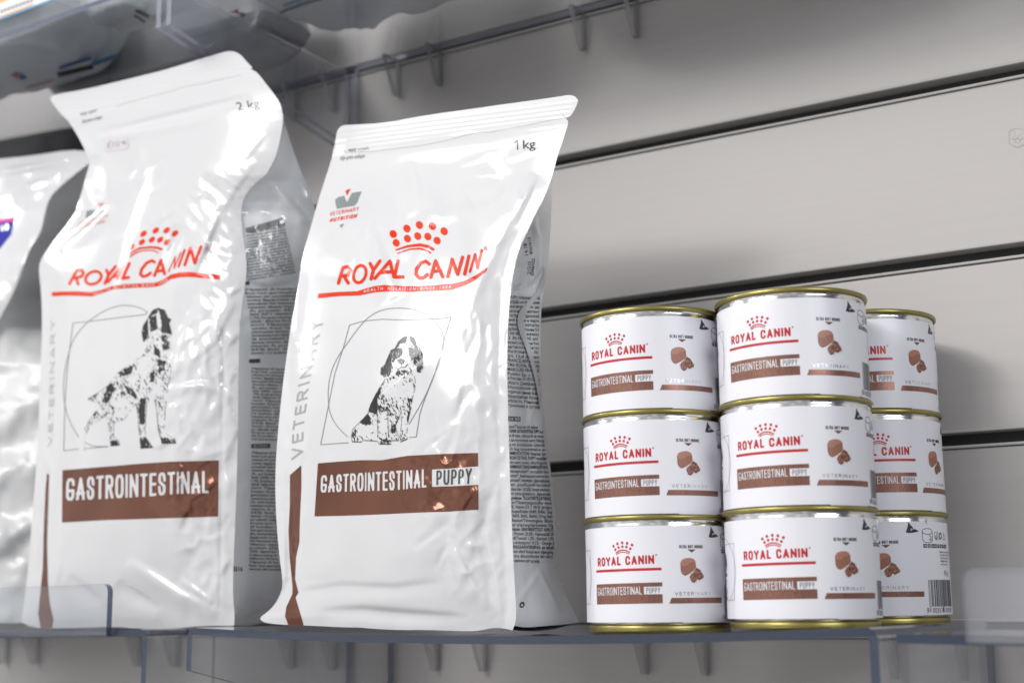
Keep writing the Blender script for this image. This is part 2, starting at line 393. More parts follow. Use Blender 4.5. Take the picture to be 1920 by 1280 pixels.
# ------------------------------------------------------------------ film sheets: an outline and a depth function
def resample(p, n):
    p = np.asarray(p, float); d = np.concatenate([[0], np.cumsum(np.hypot(*np.diff(p, axis=0).T))]); d /= d[-1]
    t = np.linspace(0, 1, n); return np.stack([np.interp(t, d, p[:, 0]), np.interp(t, d, p[:, 1])], 1)
def chaikin(p, it=2):
    p = np.asarray(p, float)
    for _ in range(it):
        q = np.empty((2*len(p), 2)); q[0] = p[0]; q[-1] = p[-1]
        q[1:-1:2] = p[:-1]*.75+p[1:]*.25; q[2:-1:2] = p[:-1]*.25+p[1:]*.75
        p = q
    return p
class Sheet:
    def __init__(s, top, right, bottom, left, Y, cell=4.0, sm=2):
        """top L->R, right T->B, bottom L->R, left T->B, in picture units of the photograph; Y(px,py) = depth in mm"""
        s.Y = Y; s.top, s.right, s.bottom, s.left = [chaikin(c, sm) for c in (top, right, bottom, left)]
        ln = lambda p: np.hypot(*np.diff(p, axis=0).T).sum()
        s.nu = int(max(ln(s.top), ln(s.bottom))/cell)+2; s.nv = int(max(ln(s.left), ln(s.right))/cell)+2
        T, B = resample(s.top, s.nu), resample(s.bottom, s.nu); Lf, Rt = resample(s.left, s.nv), resample(s.right, s.nv)
        u = np.linspace(0, 1, s.nu)[None, :, None]; v = np.linspace(0, 1, s.nv)[:, None, None]
        C = (1-v)*T[None]+v*B[None]+(1-u)*Lf[:, None]+u*Rt[:, None]-((1-u)*(1-v)*T[0]+u*(1-v)*T[-1]+(1-u)*v*B[0]+u*v*B[-1])
        s.P2 = C
        s.P3 = at(C[..., 0], C[..., 1], Y(C[..., 0], C[..., 1]))
    def build(s, name, m, parent, origin):
        nv, nu = s.nv, s.nu; i = np.arange(nv*nu).reshape(nv, nu)
        q = np.stack([i[:-1, :-1], i[1:, :-1], i[1:, 1:], i[:-1, 1:]], -1).reshape(-1, 4)
        return link(name, s.P3.reshape(-1, 3), q.tolist(), m, parent, origin=origin)
    def lay(s, px, py, layer=1):
        p = at(px, py, s.Y(px, py)); return p+(_C-p)/np.linalg.norm(_C-p, axis=-1, keepdims=True)*0.22*layer
    def print(s, name, vf, m, parent, origin, layer=1):
        v, f = vf; v = np.asarray(v)
        return link(name, s.lay(v[:, 0], v[:, 1], layer), f, m, parent, origin=origin)

def ruled(name, A, B, m, parent, origin, n=8, bulge=None):
    """surface between two 3d curves with the same number of points"""
    A = np.asarray(A); B = np.asarray(B); t = np.linspace(0, 1, n)[None, :, None]
    P = A[:, None]*(1-t)+B[:, None]*t
    if bulge is not None: P = P+np.asarray(bulge)[None, None]*(np.sin(np.pi*t))
    k = np.arange(len(A)*n).reshape(len(A), n)
    q = np.stack([k[:-1, :-1], k[:-1, 1:], k[1:, 1:], k[1:, :-1]], -1).reshape(-1, 4)
    return link(name, P.reshape(-1, 3), q.tolist(), m, parent, origin=origin)

# ================================================================== THE WALL
WY = 797.0
def prism(verts2, x0, x1):
    """profile (y,z) extruded along x, with end caps"""
    n = len(verts2); V = [(x0, a, b) for a, b in verts2]+[(x1, a, b) for a, b in verts2]
    Fc = [(i, (i+1) % n, n+(i+1) % n, n+i) for i in range(n)]+[tuple(range(n))[::-1], tuple(range(n, 2*n))]
    return V, Fc
PITCH_W = 102.6; ZT = [308.4+PITCH_W*k for k in range(2, -6, -1)]       # upper lip of each groove, top to bottom
wall = thing('slat_wall', 'grey satin slatwall with horizontal slots standing behind the shelves', 'wall', (-600, WY, 0))
WO = (-600, WY, 0)
X0, X1 = -1900.0, 500.0; JOINT = -768.0
def plank(z0, z1, xa, xb):
    r = 1.6
    prof = [(WY+12, z0), (WY+r, z0)]+[(WY+r-r*math.sin(a), z0+r-r*math.cos(a)) for a in np.linspace(0, math.pi/2, 5)][0:]
    prof += [(WY+r-r*math.cos(a), z1-r+r*math.sin(a)) for a in np.linspace(0, math.pi/2, 5)]+[(WY+12, z1)]
    return prism(prof, xa, xb)
for k in range(len(ZT)-1):
    zt = ZT[k]; zb = ZT[k+1]
    for (xa, xb) in ((X0, JOINT-0.6), (JOINT+0.6, X1)):
        v, f = plank(zb+0.0, zt-8.6, xa, xb)
        link('plank', v, f, wallm, wall, smooth=False, origin=WO)
for zt in ZT[1:]:
    g = zt
    low = [(WY-1.2, g-8.5), (WY-1.5, g-7.8), (WY-1.1, g-7.1), (WY-0.2, g-6.9), (WY+9, g-6.9), (WY+9, g-8.5)]
    up = [(WY-0.7, g+0.3), (WY-0.9, g+1.1), (WY-0.2, g+1.8), (WY-0.1, g+0.7), (WY+9, g+0.6), (WY+9, g+0.1), (WY-0.2, g+0.1)]
    v, f = prism(low, X0, X1); link('slot_lip', v, f, lipm, wall, smooth=False, origin=WO)
    v, f = prism(up, X0, X1); link('slot_lip', v, f, lipm, wall, smooth=False, origin=WO)
    v, f = prism([(WY+10.2, g-9), (WY+10.2, g+1), (WY+11.5, g+1), (WY+11.5, g-9)], X0, X1); link('slot_back', v, f, groovedark, wall, smooth=False, origin=WO)
v, f = prism([(WY+13, ZT[-1]-30), (WY+13, ZT[0]+20), (WY+16, ZT[0]+20), (WY+16, ZT[-1]-30)], X0, X1)
link('backing_board', v, f, groovedark, wall, smooth=False, origin=WO)
# torn remnant of a round sticker
gg = G(1880, 235, 1930, 285, 0.7)
pp = [(1892, 248), (1897, 243), (1907, 241), (1916, 243), (1925, 241), (1928, 250), (1926, 262), (1929, 268), (1918, 272), (1908, 277), (1897, 272), (1891, 268), (1893, 258)]
gg.poly(pp)
def wl(v, k): p = at(v[:, 0], v[:, 1], np.full(len(v), WY-0.12*k)); return p
v, f = gg.mesh(); link('sticker_residue', wl(v, 1), f, residue, wall, origin=WO)
ge = G(1880, 235, 1935, 285, 0.6); ge.seg(pp+[pp[0]], 0.6); ge.seg([(1898, 260), (1904, 263), (1907, 258), (1912, 264), (1918, 259)], 1.0); ge.seg([(1902, 266), (1910, 268)], .8)
rs = random.Random(12); gs = Acc()
for _ in range(26):
    x, y = rs.uniform(1060, 1915), rs.uniform(20, 1270); q = G(x-4, y-4, x+4, y+4, .5); r_ = rs.uniform(.45, 1.0); q.ell(x, y, r_, r_*rs.uniform(.6, 1)); gs.g(q)
v, f = gs.out(); link('dust_speck', wl(v, 1), f, residue_edge, wall, origin=WO)
v, f = ge.mesh(); link('residue_outline', wl(v, 2), f, residue_edge, wall, origin=WO)

# ================================================================== ACRYLIC SHELVES
TH = 4.0
def sagf(x, y, x0, x1, sag):
    c = (x0+x1)/2; h = (x1-x0)/2
    return -sag*(1-((x-c)/h)**2)*(1-0.75*np.clip((y-605)/190, 0, 1))
def sheet_solid(name, P, N, parent, origin, mats, edge_faces=True):
    """closed sheet from a grid P of mid... top points and thickness vector N; cut rims use the edge material"""
    P = np.asarray(P); Q = P+N; nv, nu = P.shape[:2]; k = np.arange(nv*nu).reshape(nv, nu); o = nv*nu
    f = np.stack([k[:-1, :-1], k[:-1, 1:], k[1:, 1:], k[1:, :-1]], -1).reshape(-1, 4); fb = (f+o)[:, ::-1]
    fl = f.tolist()+fb.tolist(); mi = [0]*len(fl)
    rim = list(k[0, :])+list(k[1:, -1])+list(k[-1, -2::-1])+list(k[-2:0:-1, 0])
    for a, b in zip(rim, rim[1:]+rim[:1]): fl.append([int(a), int(a+o), int(b+o), int(b)]); mi.append(1)
    ob = link(name, np.concatenate([P.reshape(-1, 3), Q.reshape(-1, 3)]), fl, mats, parent, smooth=False, fm=mi, origin=origin)
    return ob
acr_lip2 = acrylic('acrylic_reflection_lip', (0.92, 0.935, 0.945), 0.6, ((0.62, 0.62, 0.66), 0.15))  # milky reflection of the right lip put into the colour as haze
acr_edge2 = acrylic('acrylic_pale_edge', (0.66, 0.69, 0.80), 0.5, ((0.42, 0.43, 0.52), 0.45))  # paler, clearer cut edge for the upper shelves
acr_fin = acrylic('acrylic_fin_edge', (0.62, 0.62, 0.60), 0.3, ((0.40, 0.39, 0.38), 0.45))
def shelf_unit(label, x0, x1, zt, sag, lip=None, left=True, right=True, fh=22.0, bh=66.0, group='clear acrylic shelves hooked on the slatwall', edge=None, y0=605.0, lipmat=None):
    O = (x0, 795.0, zt); ed = edge or acr_edge
    t = thing('acrylic_shelf', label, 'shelf', O, group)
    # one bent sheet: flange, round bend, plate, round bend, flange -> path in x,z ; extruded along y
    r = 6.0; path = []
    if left:
        path += [('f', 0, 0.0)]
        path += [('f', 0, s) for s in (0.5, 0.85)]
        path += [('b', x0+r-r*math.cos(a), -r+r*math.sin(a)) for a in np.linspace(0, math.pi/2, 6)[:-1]]
    path += [('p', x, 0) for x in np.linspace(x0+(r if left else 0), x1-(r if right else 0), 26)]
    if right:
        path += [('b', x1-r+r*math.sin(a), -r+r*math.cos(a)) for a in np.linspace(0, math.pi/2, 6)[1:]]
        path += [('g', 0, s) for s in (0.15, 0.5, 1.0)]
    ys = np.linspace(y0, 794.0, 12); P = []; N = []
    for y in ys:
        tt = (y-y0)/(794.0-y0); hh = fh+(bh-fh)*tt; row = []; nr = []
        for kind, a, b in path:
            if kind == 'f': row.append((x0, y, zt-hh+(hh-r)*a if False else zt-hh+(hh-r)*b)); nr.append((TH, 0, 0))
            elif kind == 'g': row.append((x1, y, zt-r-(hh-r)*b)); nr.append((-TH, 0, 0))
            elif kind == 'b':
                cx = x0+r if a < (x0+x1)/2 else x1-r
                d = np.array([cx-a, 0, -r-b]); d = d/np.linalg.norm(d)
                row.append((a, y, zt+b)); nr.append(tuple(d*TH))
            else:
                row.append((a, y, zt+float(sagf(a, y, x0, x1, sag)))); nr.append((0, 0, -TH))
        P.append(row); N.append(nr)
    sheet_solid('plate', np.array(P), np.array(N), t, O, [acr, ed])
    if lip:
        la, lb, rl, rr = lip                       # x range, rounded at left / right end
        h = 27.0; R = 5.0; xs = np.linspace(la, lb, 40)
        xs = np.unique(np.concatenate([xs, la+R*(1-np.cos(np.linspace(0, math.pi/2, 7))), lb-R*(1-np.cos(np.linspace(0, math.pi/2, 7)))]))
        P = []
        for x in xs:
            top = h
            if rl and x < la+R: top = h-R+math.sqrt(max(0, R*R-(la+R-x)**2))
            if rr and x > lb-R: top = h-R+math.sqrt(max(0, R*R-(x-lb+R)**2))
            zs = float(sagf(x, y0, x0, x1, sag))
            P.append([(x, y0-4.0+4.0*math.cos(a), zt+zs-0.1+4.0-4.0*math.sin(a)-2.4) for a in np.linspace(math.pi/2, 0, 5)[:0]]+
                     [(x, y0-0.4-TH*.2*math.sin(a*math.pi/2), zt+zs-TH*.9+(1-math.cos(a*math.pi/2))*3) for a in (0, .5, 1)]+
                     [(x, y0-TH*.2-0.4, zt+zs+s*top) for s in (.2, .5, .8, 1)])
        sheet_solid('front_lip', np.array(P), np.array([0, -TH, 0.0]), t, O, [lipmat or acr_lip, ed])
    # triangular fins and their hooks under the rear edge
    for dx in (40, 78, 196, 236, 350, 388, 510, 548, 640):
        x = x0+dx
        if x > x1-6: continue
        zb = zt-TH-0.3
        pr = [(WY-19, zb), (WY-1.8, zb), (WY-1.8, zb-27), (WY-6, zb-27)]
        V = [(x-1.7, a, b) for a, b in pr]+[(x+1.7, a, b) for a, b in pr]
        F2 = [(0, 1, 2, 3), (7, 6, 5, 4), (0, 4, 5, 1), (1, 5, 6, 2), (2, 6, 7, 3), (3, 7, 4, 0)]
        link('support_fin', V, F2, [acr_lip, acr_fin], t, smooth=False, fm=[0, 0, 1, 1, 1, 1], origin=O)
    return t
shelf_unit('clear acrylic shelf under the bag with the puppy and the cans', -604, -200, 1.3, 4.3, fh=24, bh=68)
shelf_unit('clear acrylic shelf with a raised lip under the standing dog bag', -1040, -636, 0.3, 1.5, lip=(-1039, -665, False, True), fh=42, bh=68)
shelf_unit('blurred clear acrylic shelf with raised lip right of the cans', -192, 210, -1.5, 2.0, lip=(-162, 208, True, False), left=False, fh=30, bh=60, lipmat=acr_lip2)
UZ = 405.0+TH
shelf_unit('upper clear acrylic shelf, seen from below, at the top left corner', -1046, -644, UZ, 2.0, lip=(-1045, -672, False, True), fh=34, bh=66, edge=acr_edge2)
shelf_unit('upper clear acrylic shelf above the two white bags, seen from below', -639, 60, UZ, 2.0, fh=34, bh=66, edge=acr_edge2)
def plate_z(x, y):
    return 1.3+float(sagf(x, y, -604, -200, 4.3))

# ================================================================== CANS
RL = 37.0; PIT = 52.28; HT = 56.6
K = RL*math.pi/180.0                          # mm of label per degree
def lathe(prof, n=96):
    P = np.array([[(r*math.cos(a), r*math.sin(a), z) for a in np.linspace(0, 2*math.pi, n, endpoint=False)] for r, z in prof])
    k = np.arange(len(prof)*n).reshape(len(prof), n); k2 = np.roll(k, -1, 1)
    q = np.stack([k[:-1], k2[:-1], k2[1:], k[1:]], -1).reshape(-1, 4).tolist()
    return P.reshape(-1, 3), q
def roundprof(pts, r=0.5, n=4):
    out = [pts[0]]
    for a, b, c in zip(pts[:-2], pts[1:-1], pts[2:]):
        a, b, c = map(np.array, (a, b, c)); d1 = (a-b)/np.linalg.norm(a-b); d2 = (c-b)/np.linalg.norm(c-b)
        rr = min(r, .45*np.linalg.norm(a-b), .45*np.linalg.norm(c-b))
        for t in np.linspace(0, 1, n):
            p = b+d1*rr*(1-t)**2+d2*rr*t**2; out.append(tuple(p))
    out.append(pts[-1]); return out
def canmap(v, rad):
    a = v[:, 0]/RL - math.pi/2              # s=0 faces -y
    return np.stack([rad*np.cos(a), rad*np.sin(a), v[:, 1]], 1)
def can_print(name, vf, m, parent, layer=1):
    v, f = vf; return link(name, canmap(np.asarray(v), RL+0.03+0.07*layer), f, m, parent)

can0 = thing('food_can', 'can', 'can', (0, 0, 0), 'stacked white cans of dog food')
v, q = lathe(roundprof([(0, 1.2), (32.2, 1.2), (33.6, 0.6), (34.4, 3.2), (35.6, 5.6), (36.75, 6.6), (36.75, 51.0), (36.4, 53.0), (36.6, 54.0)], 0.8)); link('tin_body', v, q, tin, can0)
v, q = lathe(roundprof([(33.0, 2.6), (33.0, 0.15), (35.6, 0.0), (36.0, 1.2), (35.7, 3.3), (34.0, 3.5)], 0.9)); link('bottom_rim', v, q, gold, can0)
v, q = lathe(roundprof([(0, 51.8), (33.6, 51.8), (35.2, 52.4), (35.6, 56.2), (36.6, 56.6), (37.9, 56.3), (38.1, 55.0), (37.8, 54.0), (36.8, 53.8)], 0.9)); link('top_rim', v, q, gold, can0)
# paper sleeve with its glued seam
def sleeve():
    n = 150; P = []; 
    for z in (4.6, 12, 20, 28, 36, 44, 51.1):
        for k in range(n+1):
            a = -math.pi/2+math.radians(83.5)+2*math.pi*(k/n)*1.004
            rr = RL+(0.05 if k/n < .5 else -0.0)*0+0.04*(1-k/n)*0
            P.append((rr*math.cos(a), rr*math.sin(a), z))
    k = np.arange(7*(n+1)).reshape(7, n+1)
    q = np.stack([k[:-1, :-1], k[:-1, 1:], k[1:, 1:], k[1:, :-1]], -1).reshape(-1, 4).tolist()
    return P, q
v, q = sleeve(); label0 = link('label', v, q, paper, can0)
# the over-lapping end of the sleeve: a slightly proud flap with rounded corners
fl = G(26, 3, 55, 53, 0.4)
xe = 83.2*K
fl.poly([(28, 4.3), (xe-2.4, 4.3), (xe-.8, 4.7), (xe-.2, 6), (xe, 8), (xe, 48.3), (xe-.4, 50.2), (xe-2, 51.2), (28, 51.2)])
can_print('label_flap', fl.mesh(), paper, label0, 0.2)
D = lambda d: d*K
A_ = Acc()
g = G(-21, 28, 21, 46, 0.16)
# brand word
def bw(u, v): return (D(-27.6)+u*D(51.2), 31.9+0.7*u+v*4.35)
word(g, 'ROYAL CANIN', bw, 0.92, gap=0.22, space=.45, clipbox=False)
g.ell(D(25.2), 36.9, .45, .45); g.ell(D(25.2), 36.9, .22, .22, sub=True)
g.poly([(D(-30), 29.0), (D(29), 29.5), (D(29), 30.75), (D(-30), 30.25)])
cx = D(-1.2)
for dx, z in ((-5.3, 41.65), (-2.9, 42.75), (-.1, 43.15), (2.6, 42.85), (5.2, 41.95)): g.ell(cx+dx, z, .68, .72)
for dx, z in ((-4.2, 39.95), (-2.3, 40.95), (-.1, 41.25), (2.1, 41.05), (4.2, 40.15)): g.ell(cx+dx, z, .66, .70)
g.seg([(cx-3.8, 38.35), (cx-1.8, 39.40), (cx, 39.65), (cx+1.8, 39.40), (cx+3.8, 38.45)], .62)
g.seg([(cx-3.5, 37.55), (cx-1.8, 38.40), (cx, 38.65), (cx+1.8, 38.40), (cx+3.5, 37.65)], .42)
can_print('brand_print', g.mesh(), c_red, label0)
# product band
g = G(-20, 13, 20, 24, 0.13)
g.poly([(D(-29.8), 13.4), (D(29.2), 13.7), (D(29.2), 23.7), (D(-29.8), 23.2)])
word(g, 'GASTROINTESTINAL', quad((D(-28.3), 21.5), (D(13.6), 21.9), (D(-28.3), 17.6), (D(13.6), 18.0)), 0.43, sub=True, gap=.17)
g.poly([(D(15.2), 18.0), (D(30), 18.05), (D(30), 21.75), (D(15.2), 21.65)], sub=True)
can_print('product_band', g.mesh(), c_copper, label0)
g = G(9, 17, 20, 23, 0.13)
word(g, 'PUPPY', quad((D(17.0), 21.2), (D(27.5), 21.3), (D(17.0), 18.4), (D(27.5), 18.5)), 0.30, gap=.3)
can_print('product_name_print', g.mesh(), c_grey, label0)
# ultra soft mousse + arrow
g = G(27, 39.8, 42, 42, 0.09)
word(g, 'ULTRA SOFT MOUSSE', quad((D(43.0), 41.6), (D(63.0), 41.6), (D(43.0), 40.0), (D(63.0), 40.0)), 0.27, gap=.22, space=.45)
can_print('texture_print', g.mesh(), c_black, label0)
g = G(30, 37, 38, 41, 0.2); g.poly([(D(49.4), 39.5), (D(56.6), 39.5), (D(53), 37.9)]); can_print('arrow_print', g.mesh(), tan3, label0)
# mousse picture
FX, FZ = D(43.6), 35.2
def fp(x, z): return (FX-.2+x*1.14-(0.5 if x > 7.6 else 0), FZ+.2-z*1.05)            # mm from the upper left of the picture, z down
block = [fp(*p) for p in ((.1, 2.3), (.9, .9), (2.5, .2), (4.6, 0), (6.3, .5), (7.2, 1.7), (7.4, 4.4), (6.6, 5.6), (4.0, 7.4), (2.2, 8.3), (.9, 7.7), (.2, 6.2))]
g = G(27, 22, 45, 36, .2); g.poly(block); can_print('food_picture', g.mesh(), tan2, label0, 1)
g = G(27, 22, 45, 36, .2); g.poly([fp(*p) for p in ((.1, 2.3), (.9, .9), (2.5, .2), (4.6, 0), (6.3, .5), (7.2, 1.7), (5.2, 2.3), (3.2, 3.3), (1.6, 3.9), (.5, 3.6))]); can_print('food_picture', g.mesh(), tan, label0, 2)
g = G(27, 22, 45, 36, .16)
cr = [fp(*p) for p in ((4.2, 8.6), (5.0, 7.3), (6.1, 6.5), (7.0, 5.2), (8.1, 4.5), (9.1, 5.2), (9.7, 5.3), (10.6, 6.9), (11.6, 8.2), (11.4, 9.3), (10.2, 9.8), (9.2, 10.4), (8.0, 9.7), (7.2, 10.8), (6.0, 11.5), (5.0, 11.0), (4.5, 9.9))]
g.poly(cr); base = g.f.copy(); can_print('food_picture', g.mesh(), tan2, label0, 3)
nz = fbm(g.X*2.3, g.Y*2.3, 3)
g.f = np.maximum(base+.15, (nz-.47)*2.0); can_print('food_picture', g.mesh(), tan3, label0, 4)
g.f = np.maximum(base+.2, (.60-nz)*2.0); can_print('food_picture', g.mesh(), tan, label0, 4)
# VETERINARY and its bar
def vet(t, a, b, mm, nm):
    g = G(24, 16.4, 46, 19.4, 0.09)
    word(g, t, quad((D(a), 19.0), (D(b), 19.0), (D(a), 17.3), (D(b), 17.3)), 0.30, gap=.42)
    can_print(nm, g.mesh(), mm, label0)
vet('VETERINARY', 38.6, 69.4, silver_foil, 'category_print')
g = G(21, 13, 55, 17, .2); g.poly([(D(35.9), 16.2), (D(34.2), 13.5), (D(82.6), 13.5), (D(82.6), 16.2)]); can_print('category_bar', g.mesh(), c_copper, label0)
# peel corner mark
g = G(43, 44, 54, 53, .15)
g.poly([(D(72.0), 51.0), (D(73.4), 49.6), (D(76.5), 47.6), (D(81.2), 46.2), (D(76.5), 45.5), (D(72.5), 45.3), (D(69.3), 45.5), (D(71.2), 48.5)])
g.poly([(D(73.4), 46.4), (D(74.3), 47.9), (D(74.9), 46.8)], sub=True); g.poly([(D(75.3), 46.9), (D(76.0), 48.3), (D(76.9), 47.2)], sub=True)
can_print('peel_corner_print', g.mesh(), c_black, label0)
# right hand panel
g = G(53, 28, 84, 52, .1)
a0, a1 = D(84.2), D(95.2)
cxm = (a0+a1)/2; rw = (a1-a0)/2
ring = [(cxm+rw*math.cos(t), 46.2+1.5*math.sin(t)) for t in np.linspace(0, 2*math.pi, 24)]
g.seg(ring, .28); g.seg([(a0, 46.2), (a0, 42.0), (a0+1, 40.9), (cxm, 40.5), (a1-1, 40.9), (a1, 42.0), (a1, 46.2)], .28)
g.seg([(a1-2.2, 44.5), (a1-.8, 42.8), (a1-2.4, 42.2), (a1-.6, 41.7)], .3)
g.seg([(D(89), 50.2), (D(89), 51.6)], .35)
b0 = D(98); g.seg([(b0, 42.2), (b0, 45.9), (b0+3.2, 45.9), (b0+3.2, 42.2), (b0, 42.2)], .2); g.seg([(b0+.9, 44.1), (b0+.9, 42.7), (b0+2, 42.7), (b0+2, 44.1)], .45); g.ell(b0+2.1, 45, .42, .42)
g.seg(arc(b0+5.6, 44, 1.2, 1.6, 40, 250), .7); g.seg([(b0+5.6, 43), (b0+6.6, 43.4), (b0+6.6, 44.8)], .6)
g.seg([(b0+8.2, 42.4), (b0+9.8, 46), (b0+11.2, 42.4), (b0+8.2, 42.4)], .25)
bx = D(84.6)
for t_, wd in (('FR', 2.2), ('DE', 2.1), ('ENARG', 4.6), ('IT', 1.5), ('NL', 1.8), ('PT', 1.8), ('PL', 1.8), ('RO', 1.8)):
    g.poly([(bx, 38.0), (bx+wd, 38.0), (bx+wd, 39.9), (bx, 39.9)])
    word(g, t_, quad((bx+.25, 39.5), (bx+wd-.25, 39.5), (bx+.25, 38.4), (bx+wd-.25, 38.4)), .22, sub=True, gap=.35)
    bx += wd+.55
can_print('symbol_print', g.mesh(), c_black, label0)
a = Acc()
for i, t_ in enumerate(('Manufactured by Royal Canin SAS', 'for Royal Canin SAS, France', '© Royal Canin SAS 2021', 'All Rights Reserved', 'www.royalcanin.com')):
    z = 35.6-1.55*i; w_ = len(t_)*.52; a.text(t_, quad((D(104), z+1.0), (D(104)+w_, z+1.0), (D(104), z), (D(104)+w_, z)), .006)
a.text('195 g ℮', quad((D(109.5), 26.9), (D(109.5)+6, 26.9), (D(109.5), 24.2), (D(109.5)+6, 24.2)), .0)
rb = random.Random(4); x = D(87.3)
g = G(53, 5.5, 86, 23, .12)
k_ = 0
while x < D(124):
    w_ = rb.choice((.25, .25, .5, .5, .75)); lo = 5.9 if k_ in (0, 1, 13, 14) else 8.6
    g.poly([(x, lo), (x+w_, lo), (x+w_, 22), (x, 22)]); x += w_+rb.choice((.25, .3, .45, .7)); k_ += 1
a.g(g)
g = G(53, 5, 88, 9, .1)
word(g, '9', quad((D(84.3), 8.0), (D(86.5), 8.0), (D(84.3), 5.6), (D(86.5), 5.6)), .3)
word(g, '003579', quad((D(90.5), 8.0), (D(105), 8.0), (D(90.5), 5.6), (D(105), 5.6)), .3)
word(g, '013397', quad((D(107.5), 8.0), (D(122), 8.0), (D(107.5), 5.6), (D(122), 5.6)), .3)
a.g(g)
can_print('barcode_print', a.out(), c_black, label0)
# the circle-and-square picture with the pup at the left
ox = D(-66)
g = G(-62, 12, -23, 44, .15)
g.seg([(ox-13.5, 13.8), (ox-12, 40.0), (ox+17.0, 40.4), (ox+15.6, 13.6), (ox+4, 13.5)], .22)
g.seg(arc(ox+2.5, 27.3, 15.2, 15.8, -60, 240, 40), .22)
can_print('drawing_print', g.mesh(), c_grey, label0)
g = G(-62, 12, -23, 44, .17)
bd = [(ox+x, z) for x, z in ((-1, 34.5), (2, 36.6), (5, 35), (6.6, 31), (5.4, 29), (5.6, 25), (5.0, 20), (4.6, 14), (.8, 13.2), (.2, 14.2), (-4.6, 13.6), (-6.4, 15.5), (-4.8, 19), (-2.6, 23), (-.6, 28), (-3.4, 29.3), (-3.2, 32))]
g.poly(bd); bf = g.f.copy(); nz = fbm(g.X*1.1, g.Y*.7, 3)
g.f = np.maximum(bf, (nz-.52+0.010*(24-g.Y)*0)*3-np.where(g.Y > 29.5, .45, 0)); can_print('drawing_print', g.mesh(), c_black, label0, 2)

def kids(o): return [c for c in bpy.data.objects if c.parent == o]
def copy_tree(o):
    new = o.copy(); COL.objects.link(new)
    for c in kids(o):
        d = c.copy(); COL.objects.link(d); d.parent = new
        for e_ in kids(c):
            f_ = e_.copy(); COL.objects.link(f_); f_.parent = d
    return new
STACK = {'L': (-333.5, 666.4, [0, 0, -2.5]), 'M': (-258.5, 673.0, [1.7, 0, -3.2]), 'R': (-246.3, 749.1, [-27, 26, 11])}
LAB = {('L', 2): 'topmost white can of the stack nearest the bags', ('L', 1): 'middle can of the stack nearest the bags', ('L', 0): 'bottom can of the stack nearest the bags, standing on the shelf',
       ('M', 2): 'topmost can of the front centre stack, the highest of all the cans in the picture', ('M', 1): 'middle can of the front stack in the centre of the cans', ('M', 0): 'bottom can of the front centre stack, standing near the shelf edge',
       ('R', 2): 'topmost can of the stack half hidden at the right', ('R', 1): 'middle can of the half hidden right stack, food picture turned to the edge', ('R', 0): 'bottom can of the half hidden right stack, showing its barcode'}
first = True
for st, (x, y, rots) in STACK.items():
    zb = plate_z(x, y)+0.05
    for k in range(3):
        c = can0 if first else copy_tree(can0); first = False
        c.location = Vector((x, y, zb+k*PIT))*SC
        c.rotation_euler = (0, 0, math.radians(rots[k])); c['label'] = LAB[(st, k)]

exec_bags = True
# ================================================================== BAGS
def profile(ts, ys, deg=5):
    c = np.polyfit(ts, ys, deg); return lambda t: np.polyval(c, np.clip(t, -.02, 1.03))
def side_s(px, py, left, right):
    l = np.asarray(left, float); r = np.asarray(right, float)
    xl = np.interp(py, l[:, 1], l[:, 0]); xr = np.interp(py, r[:, 1], r[:, 0])
    return (px-xl)/np.maximum(xr-xl, 1.0)
def crease(px, py, pts, w, amp, sharp=False):
    """a fold: steep on one side, easy on the other, dying out towards both ends"""
    p = np.asarray(pts, float); px = np.asarray(px, float); py = np.asarray(py, float)
    ln = np.concatenate([[0], np.cumsum(np.hypot(*np.diff(p, axis=0).T))])
    best = np.full(px.shape, 1e4); tt = np.zeros(px.shape); sg = np.ones(px.shape)
    for k, (a, b) in enumerate(zip(p[:-1], p[1:])):
        ab = b-a; L = ab@ab; t = np.clip(((px-a[0])*ab[0]+(py-a[1])*ab[1])/max(L, 1e-9), 0, 1)
        d = np.hypot(px-a[0]-t*ab[0], py-a[1]-t*ab[1]); m = d < best
        best = np.where(m, d, best); tt = np.where(m, (ln[k]+t*(ln[k+1]-ln[k]))/ln[-1], tt)
        sg = np.where(m, np.sign(ab[0]*(py-a[1])-ab[1]*(px-a[0])), sg)
    ww = np.where(sg > 0, w*1.5, w*.55) if w > 4 else w
    return amp*np.exp(-(best/ww)**2)*(np.sin(np.pi*np.clip(tt, .0, 1))**.7 if w > 4 else 1.0)
def crumple(px, py, poly, n, seed, amp, ang, spread=.6, ln=(25, 80), w=(5, 10)):
    """many short folds gathered in one part of the film"""
    r = random.Random(seed); p = np.asarray(poly, float); x0, y0 = p.min(0); x1, y1 = p.max(0); Y = np.zeros(np.shape(px)); k = 0
    while k < n:
        x, y = r.uniform(x0, x1), r.uniform(y0, y1)
        if poly_in(np.array([x]), np.array([y]), poly, .01)[0] < .5: continue
        a = ang+r.uniform(-spread, spread); L = r.uniform(*ln); dx, dy = math.cos(a)*L/2, math.sin(a)*L/2; b = r.uniform(-.3, .3)*L
        Y = Y+crease(px, py, [(x-dx, y-dy), (x-dy*.3*b/L, y+dx*.3*b/L), (x+dx, y+dy)], r.uniform(*w), amp*r.choice((-1, 1))*r.uniform(.4, 1)); k += 1
    return Y
